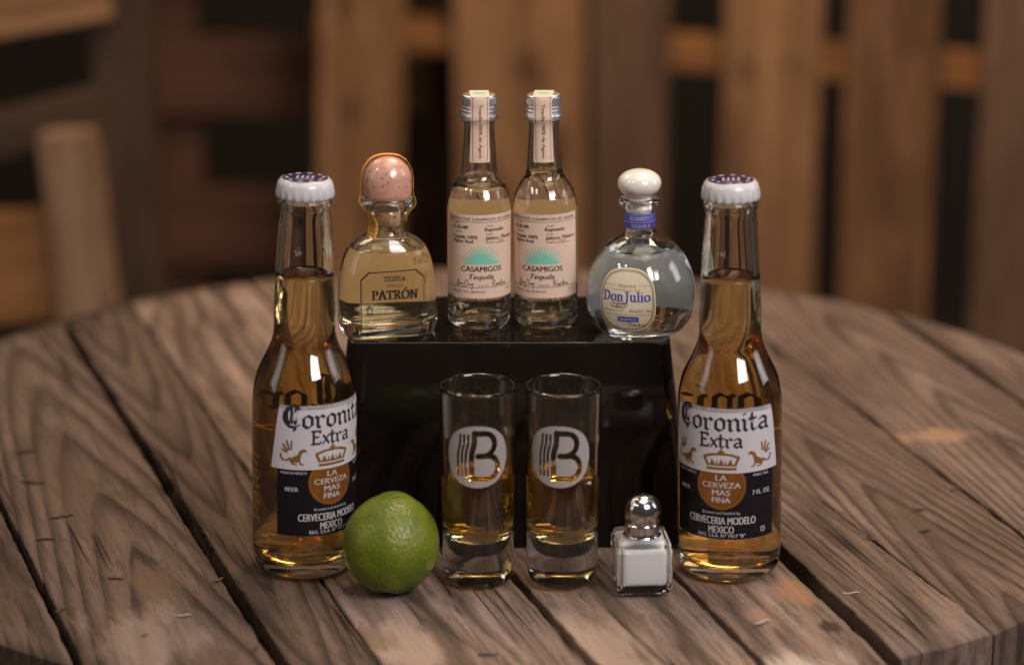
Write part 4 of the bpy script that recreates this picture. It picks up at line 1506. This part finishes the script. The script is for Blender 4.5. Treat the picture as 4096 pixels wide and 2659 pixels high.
    P.line([(-0.0160, 0.0035), (-0.0122, 0.0012)], 0.00055)
    pen(P, 'TEQUILA', 0.0010, 0.0300, 0.0023, RM, 0.22, 0.10, 0.1, 0.0112)
    pen(P, 'PATR\u00d3N', 0.0012, 0.0206, 0.0046, RM, 0.24, 0.07, 0.1, 0.0238)
    P.text('100% PURO DE AGAVE', 0.0, 0.0188, 0.0010, 0.0150)
    P.text('NOM', -0.0130, 0.0105, 0.0010, 0.0028)
    P.text('1492', -0.0130, 0.0090, 0.0010, 0.0026)
    P.text('CRT', -0.0090, 0.0103, 0.0011, 0.0028)
    P.text('50 ml', -0.0110, 0.0066, 0.0017, 0.0056)
    P.text('PRODUCT OF MEXICO', 0.0046, 0.0098, 0.0009, 0.0150)
    P.text('MADE IN MEXICO', 0.0046, 0.0070, 0.0009, 0.0120)
    P.line(arc(-0.0118, 0.0152, 0.0016, 200, 560, 12, 0.0020), 0.0004)
    P.line([(-0.0132, 0.0130), (-0.0118, 0.0176), (-0.0104, 0.0130)], 0.0004)
    P.build('lettering', M_BINK, b, face(0.00008))
    P = Print()
    pen(P, 'A\u00d1EJ O'.replace('J O', 'J') + 'O', 0.0012, 0.0268, 0.0017, {**RM, 'J': ([[(0.34, 0.98), (0.34, 0.2), (0.20, 0.0), (0.04, 0.10)], [(0.18, 0.98), (0.5, 0.98)]], 0.58)}, 0.17, 0.08, 0.1, 0.0085)
    P.build('gold_lettering', M_GOLDP, b, face(0.00008))


cork_bottle()

# ------------------------------------------------------------------ round bottle with the white ball stopper
DJ_PROF = [(0.0, 0.0016), (0.010, 0.0012), (0.0140, 0.0), (0.0168, 0.0005), (0.0215, 0.0030), (0.0252, 0.0075), (0.0272, 0.0135), (0.0278, 0.0195), (0.0272, 0.0265), (0.0255, 0.0330), (0.0222, 0.0398), (0.0172, 0.0458), (0.0122, 0.0490), (0.0092, 0.0505), (0.0080, 0.0525), (0.0077, 0.0560), (0.0076, 0.0620), (0.0078, 0.0640), (0.0094, 0.0648), (0.0104, 0.0658), (0.0107, 0.0672), (0.0105, 0.0684), (0.0096, 0.0690)]
DJ_IN = [(0.0064, 0.0690), (0.0062, 0.0640), (0.0060, 0.0560), (0.0064, 0.0515), (0.0080, 0.0492), (0.0116, 0.0472), (0.0160, 0.0440), (0.0206, 0.0385), (0.0236, 0.0325), (0.0252, 0.0265), (0.0257, 0.0195), (0.0252, 0.0140), (0.0232, 0.0090), (0.0196, 0.0056), (0.012, 0.0048), (0.0, 0.0058)]


def round_bottle():
    b = thing('tequila_bottle', 'round clear tequila bottle with white ball stopper and ivory label', 'bottle', (0.0658, 0.0290, BH), (0, R(-1.4), 0))
    b.scale = (1.0, 1.0, 1.02)
    inn = spline(DJ_IN, 4)
    out = spline(DJ_PROF, 4)
    lathe('glass', out + inn, M_GLASS, b, 80)
    lathe('tequila', below(inn, 0.0432), M_CLEAR, b, 80)
    lathe('ball_stopper', [(0.0, 0.0834)] + [(0.0111 * math.sin(R(t)) ** 0.92, 0.0764 + 0.0070 * math.cos(R(t))) for t in range(8, 150, 6)] + [(0.0060, 0.0695), (0.0, 0.0694)], M_CERAM, b, 56)
    lathe('stopper_plug', [(0, 0.0560), (0.0056, 0.0560), (0.0061, 0.0566), (0.0061, 0.0692), (0, 0.0692)], M_CERAM, b, 40)
    band = lathe('neck_band', [(0.0080, 0.0548), (0.00785, 0.0580), (0.0078, 0.0622), (0.0077, 0.0622), (0.0077, 0.0548), (0.0080, 0.0548)], M_BLUEP, b, 48)
    fb = on_cyl(0.0080, 0, 0.00006)
    P = Print()
    P.text('BLANCO', -0.0006, 0.0601, 0.0019, 0.0100, bold=0.010)
    P.line([(-0.011, 0.0582), (0.011, 0.0582)], 0.0003)
    P.text('TEQUILA', 0.0002, 0.0564, 0.0018, 0.0105, bold=0.008)
    P.build('band_lettering', M_SILVP, band, fb)
    tab = sorted((z, r) for r, z in out if 0.002 < z < 0.048)

    def rz(z):
        return lerp_tab(tab, z)
    th = R(-18)

    def fn(lift):
        def f(s, t, e):
            q = rz(t)
            a = th + s / 0.0268
            q += lift + e
            return (q * math.sin(a), -q * math.cos(a), t)
        return f
    z0, z1 = 0.0076, 0.0392
    zc, hh, hw = (z0 + z1) / 2, (z1 - z0) / 2, 0.0146

    def half(t):
        # rounded top and bottom
        k = min(1.0, abs(t - zc) / hh)
        return hw * (1 - k ** 3.2) ** (1 / 2.6)
    tb = th + math.pi
    V, F = [], []
    for j in range(17):
        z = 0.0092 + 0.0308 * j / 16
        for i in range(31):
            a = tb + R(-78 + 156 * i / 30)
            q = rz(z) + 0.0001
            V.append((q * math.sin(a), -q * math.cos(a), z))
    for j in range(16):
        for i in range(30):
            k = j * 31 + i
            F.append((k, k + 1, k + 32, k + 31))
    mk('back_label', V, F, M_BACK, b, True)
    N = 36
    zs = [zc - hh * math.cos(math.pi * i / N) for i in range(N + 1)]
    V, F = [], []
    ns = 24
    for z in zs:
        h = max(half(z), 1e-5)
        for i in range(ns + 1):
            V.append(fn(0.00010)(-h + 2 * h * i / ns, z, 0))
    for j in range(N):
        for i in range(ns):
            k = j * (ns + 1) + i
            F.append((k, k + 1, k + ns + 2, k + ns + 1))
    lab = mk('oval_label', V, F, M_DJPAPER, b, True)
    P = Print()
    for q, w in ((0.93, 0.00030), (0.89, 0.00016)):
        rim = [(half(z) * q, zc + (z - zc) * q) for z in zs] + [(-half(z) * q, zc + (z - zc) * q) for z in zs[::-1]]
        P.line(rim, w)
    P.text('TEQUILA', 0, 0.0308, 0.0013, 0.0096, bold=0.008, space=1.3)
    P.line([(-0.0118, 0.0311), (-0.0060, 0.0311)], 0.00014)
    P.line([(0.0060, 0.0311), (0.0118, 0.0311)], 0.00014)
    P.text('RESERVA DE', 0, 0.0289, 0.0008, 0.0140, space=1.4)
    x = -0.012
    while x < 0.0122:
        P.line([(x, 0.0166), (x + 0.00025, 0.0166)], 0.0002)
        x += 0.0006
    for k in range(14):
        P.line([(-0.0046, 0.0162 - k * 0.0005), (-0.0046, 0.0160 - k * 0.0005)], 0.0002)
    for k in range(5):
        P.line(arc(-0.0062 + k * 0.0012, 0.0214 - 0.0002 * (k % 2), 0.0020, 0, 360, 14, 0.0011), 0.00016)
    P.line(arc(-0.0030, 0.0196, 0.0016, 180, 360, 8, 0.0012), 0.00018)
    P.text('40%ALC/VOL', 0.0050, 0.0187, 0.0016, 0.0070)
    P.text('50ml', 0.0110, 0.0187, 0.0016, 0.0026)
    P.text('100% de Agave', -0.0086, 0.0186, 0.0008, 0.0062, shear=0.3)
    P.text('PRODUCT OF MEXICO', 0.0014, 0.0118, 0.0006, 0.0070)
    for st in sign2():
        P.line([(0.0006 + a * 0.0060, 0.0103 + c * 0.0026) for a, c in st], 0.00018)
    P.build('lettering', M_BROWNP, lab, fn(0.00018))
    P = Print()
    pen(P, 'DonJulio', 0.0, 0.0233, 0.0033, RM, 0.23, 0.09, 0.15, 0.0245)
    P.rows(lambda x, y: abs(x - 0.0010) < 0.0052 - max(0, abs(y - 0.0143) - 0.0007) * 0.9 and abs(y - 0.0143) < 0.0015, -0.005, 0.007, 0.0126, 0.0160, 12, 0.003)
    P.build('blue_lettering', M_BLUEP, lab, fn(0.00018))
    P = Print()
    P.text('BLANCO', 0.0010, 0.0143, 0.0013, 0.0078)
    P.build('badge_lettering', M_DJPAPER, lab, fn(0.00026))


round_bottle()


# ------------------------------------------------------------------ shot glasses
def seg_dist(p, a, b):
    ax, ay = a
    bx, by = b
    dx, dy = bx - ax, by - ay
    t = max(0, min(1, ((p[0] - ax) * dx + (p[1] - ay) * dy) / (dx * dx + dy * dy + 1e-12)))
    return math.hypot(p[0] - ax - t * dx, p[1] - ay - t * dy)


STRIPES = [[(x, 0.70), (x - 0.01, 0.40), (x - 0.06, 0.22), (x - 0.09, 0.05), (x - 0.09, -0.62)] for x in (-0.53, -0.40, -0.27)]
B_STROKE = ([(-0.08, 0.78), (-0.09, 0.42), (-0.15, 0.20), (-0.18, 0.02), (-0.18, -0.72)],
            [(-0.08, 0.76), (0.24, 0.76)] + arc(0.24, 0.41, 0.31, 90, -60, 10, 0.35) + [(0.30, 0.06)],
            [(0.02, 0.03), (0.34, 0.03)] + arc(0.32, -0.34, 0.34, 80, -90, 12, 0.37) + [(-0.18, -0.71)])


def logo_inside(x, y):
    # slightly squarish disc with the monogram cut out of it
    if (abs(x) ** 2.2 + abs(y) ** 2.2) > 1:
        return False
    if y < 0.72:
        for st in STRIPES:
            for a, b in zip(st[:-1], st[1:]):
                if seg_dist((x, y), a, b) < 0.040:
                    return False
    for st in B_STROKE:
        for a, b in zip(st[:-1], st[1:]):
            if seg_dist((x, y), a, b) < 0.088:
                return False
    return True


def shot_glass(loc, face, label):
    b = thing('shot_glass', label, 'glass', loc, group='tall shot glasses in front of the black box')
    out = [(0.0, 0.0022), (0.0080, 0.0018), (0.0118, 0.0004), (0.0134, 0.0), (0.0150, 0.0006), (0.0163, 0.0021), (0.0171, 0.0046), (0.0174, 0.0080), (0.0175, 0.020), (0.0178, 0.055), (0.0182, 0.090), (0.0184, 0.0988), (0.01825, 0.0999), (0.0178, 0.1005), (0.0173, 0.1004), (0.0168, 0.0996)]
    inn = [(0.0166, 0.0985), (0.0164, 0.090), (0.0160, 0.055), (0.0156, 0.032), (0.0150, 0.0270), (0.0135, 0.0245), (0.0100, 0.0232), (0.005, 0.0228), (0.0, 0.0227)]
    inn_s = spline(inn, 3)
    lathe('glass', spline(out, 3) + inn_s, M_GLASS, b, 72)
    lathe('tequila', below(inn_s, 0.0560), M_SHOT, b, 72)
    q = 0.0156
    P = Print()
    P.rows(lambda x, y: logo_inside(x / q, (y - 0.0697) / q), -q, q, 0.0697 - q, 0.0697 + q, 96, 0.0016)
    P.build('logo', M_FROST, b, lambda s, t, e: ((0.0178 + (t - 0.055) * 0.0114 + 0.00008) * math.sin(R(face) + s / 0.018), -(0.0178 + (t - 0.055) * 0.0114 + 0.00008) * math.cos(R(face) + s / 0.018), t))
    return b


shot_glass((-0.0166, -0.0462, 0), 0, 'tall shot glass of gold tequila beside the lime')
shot_glass((0.0247, -0.0462, 0), -7, 'tall shot glass of gold tequila on the salt shaker\'s side')


# ------------------------------------------------------------------ lime
def lime():
    bm = bmesh.new()
    bmesh.ops.create_icosphere(bm, subdivisions=5, radius=1.0)
    ax = Vector((0.10, 0.42, 0.90)).normalized()
    for v in bm.verts:
        n = v.co.normalized()
        d = n.dot(ax)
        r = 0.0234 * (1 + 0.045 * d * d + 0.012 * noise.noise(n * 1.7) + 0.006 * noise.noise(n * 5))
        r += 0.0012 * max(0, d - 0.93) / 0.07
        r -= 0.0012 * max(0, -d - 0.975) / 0.025
        v.co = n * r
    me = bpy.data.meshes.new('peel')
    bm.to_mesh(me)
    bm.free()
    me.polygons.foreach_set('use_smooth', [True] * len(me.polygons))
    me.materials.append(M_LIME)
    t = thing('lime', 'whole green lime in front of the left beer bottle', 'lime', (-0.0585, -0.0600, 0))
    o = bpy.data.objects.new('peel', me)
    COL.objects.link(o)
    o.parent = t
    o.location = (0, 0, 0.0240)
    e = ax * 0.0249 + Vector((0, 0, 0.0240))
    s = lathe('stem_scar', [(0, 0.0006), (0.0012, 0.0006), (0.0019, 0.0002), (0.0021, -0.0004)], pbr('dry_stem', (0.20, 0.17, 0.06), 0.8), t, 16)
    s.location = e
    s.rotation_euler = ax.to_track_quat('Z', 'Y').to_euler()


lime()


# ------------------------------------------------------------------ salt shaker
def shaker():
    t = thing('salt_shaker', 'small square glass salt shaker with domed chrome lid', 'salt shaker', (0.0632, -0.0560, 0), (0, 0, R(5)))
    g = rbox('glass', (0.0256, 0.0250, 0.0275), M_GLASS, t, (0, 0, 0), 0.0022, 3)
    for sx in (-1, 1):
        for sy in (-1, 1):
            rbox('corner_rib', (0.0030, 0.0030, 0.0215), M_GLASS, t, (sx * 0.01205, sy * 0.01175, 0.0030), 0.0012, 3)
    rbox('salt', (0.0216, 0.0210, 0.0182), M_SALT, t, (0, 0, 0.0044), 0.0022, 3)
    lathe('base_hollow', [(0, 0.0028), (0.006, 0.0026), (0.0088, 0.0012), (0.0092, 0.0009), (0, 0.0009)], M_HOLE, t, 32)
    dome = [(0.0, 0.0481), (0.0028, 0.0477), (0.0052, 0.0464), (0.0070, 0.0443), (0.0079, 0.0418), (0.0081, 0.0395), (0.0080, 0.0372), (0.0075, 0.0350), (0.0073, 0.0342), (0.0077, 0.0336), (0.0078, 0.0330), (0.0078, 0.0285), (0.0080, 0.0276), (0.0, 0.0276)]
    lid = lathe('chrome_lid', spline([(r_ * 1.10, z_) for r_, z_ in dome], 3), M_CHROME, t, 56)
    for k in range(6):
        a = R(60 * k + 15)
        th = R(0 if k == 5 else 27)
        rr = 0.0083
        p = Vector((math.sin(th) * math.cos(a) * rr, math.sin(th) * math.sin(a) * rr, 0.0400 + math.cos(th) * rr - 0.0003))
        n = Vector((math.sin(th) * math.cos(a), math.sin(th) * math.sin(a), math.cos(th)))
        h = lathe('pour_hole', [(0, 0.00030), (0.00055, 0.00026), (0.0007, 0.0)], M_HOLE, lid, 12)
        h.location = p
        h.rotation_euler = n.to_track_quat('Z', 'Y').to_euler()


shaker()

# ------------------------------------------------------------------ splinters and crumbs lying on the planks
M_CHIP = pbr('dry_splinter', (0.075, 0.042, 0.030), 0.8, noise_amt=0.3)
M_CHIPL = pbr('pale_splinter', (0.36, 0.29, 0.25), 0.8, noise_amt=0.2)
CH = [(-0.2772, 0.1461, 0.016, 10, 0, 'dark splinter on the left plank, farthest back of four'),
      (-0.2631, 0.0945, 0.018, -5, 0, 'dark splinter on the left plank, second of four from the back'),
      (-0.2378, 0.0420, 0.016, 25, 0, 'dark splinter on the left plank, third of four from the back'),
      (-0.2404, 0.0092, 0.013, 8, 0, 'thin splinter on the left plank, nearest of four in a row'),
      (-0.1957, -0.0434, 0.011, -8, 0, 'thin dark twig in the middle of the left plank'),
      (-0.1448, -0.0470, 0.010, 55, 0, 'reddish crumb at the wide joint left of the beer bottle'),
      (-0.2160, -0.0833, 0.010, 60, 0, 'reddish crumb at the joint near the lower left corner'),
      (-0.1565, -0.0909, 0.010, 10, 1, 'pale thin splinter on the bright patch, lower left'),
      (-0.1712, -0.1132, 0.006, 40, 0, 'small dark crumb on the lower left plank, left of the pale patch'),
      (-0.1179, -0.1277, 0.008, 65, 0, 'dark crumb by the wide joint at the lower left'),
      (0.1650, -0.0633, 0.011, 12, 1, 'pale splinter on the plank right of the right beer bottle'),
      (0.1182, -0.0981, 0.012, 35, 1, 'pale curled splinter in front of the right beer bottle'),
      (0.2145, 0.0218, 0.011, 38, 0, 'brown splinter on the right plank, in its middle'),
      (0.2175, 0.0523, 0.011, -5, 0, 'brown crumb on the right plank, behind the brown splinter'),
      (0.2420, 0.0831, 0.010, 20, 0, 'torn fibre at the far right joint'),
      (0.1854, 0.0079, 0.010, -30, 0, 'dark torn crumb in the crack right of the right beer bottle'),
      (-0.0112, -0.1363, 0.012, 8, 0, 'flat brown splinter at the bottom edge below the shot glasses'),
      (-0.0891, -0.1222, 0.006, 15, 0, 'tiny brown crumb at the bottom, below the lime')]
for x, y, ln, rot, pale, lab in CH:
    ln *= 0.78
    bm = bmesh.new()
    n = 7
    ringv = []
    w = ln * 0.085
    sd = x * 91 + y * 37
    for i in range(n):
        u = i / (n - 1)
        ww = w * (0.35 + 0.9 * math.sin(math.pi * (0.12 + 0.76 * u))) * (1 + 0.5 * noise.noise((u * 4, sd, 0)))
        cx_ = (u - 0.5) * ln
        cy_ = 0.12 * ln * noise.noise((u * 2, sd, 4))
        cz = 0.0008 + 0.0010 * abs(noise.noise((u * 3, sd, 8)))
        ringv.append([bm.verts.new((cx_, cy_ + ww * math.cos(R(a)), cz + 0.55 * ww * math.sin(R(a)))) for a in (20, 90, 160, 230, 310)])
    for A, B in zip(ringv[:-1], ringv[1:]):
        for i in range(5):
            bm.faces.new((A[i], B[i], B[(i + 1) % 5], A[(i + 1) % 5]))
    bm.faces.new(ringv[0])
    bm.faces.new(ringv[-1][::-1])
    bmesh.ops.recalc_face_normals(bm, faces=bm.faces)
    me = bpy.data.meshes.new('wood_splinter')
    bm.to_mesh(me)
    bm.free()
    me.materials.append(M_CHIPL if pale else M_CHIP)
    o = bpy.data.objects.new('wood_splinter', me)
    COL.objects.link(o)
    o.location = (x, y, -0.0013)
    o.rotation_euler = (0, 0, R(rot))
    tag(o, lab, 'splinter', 'splinters lying on the planks')
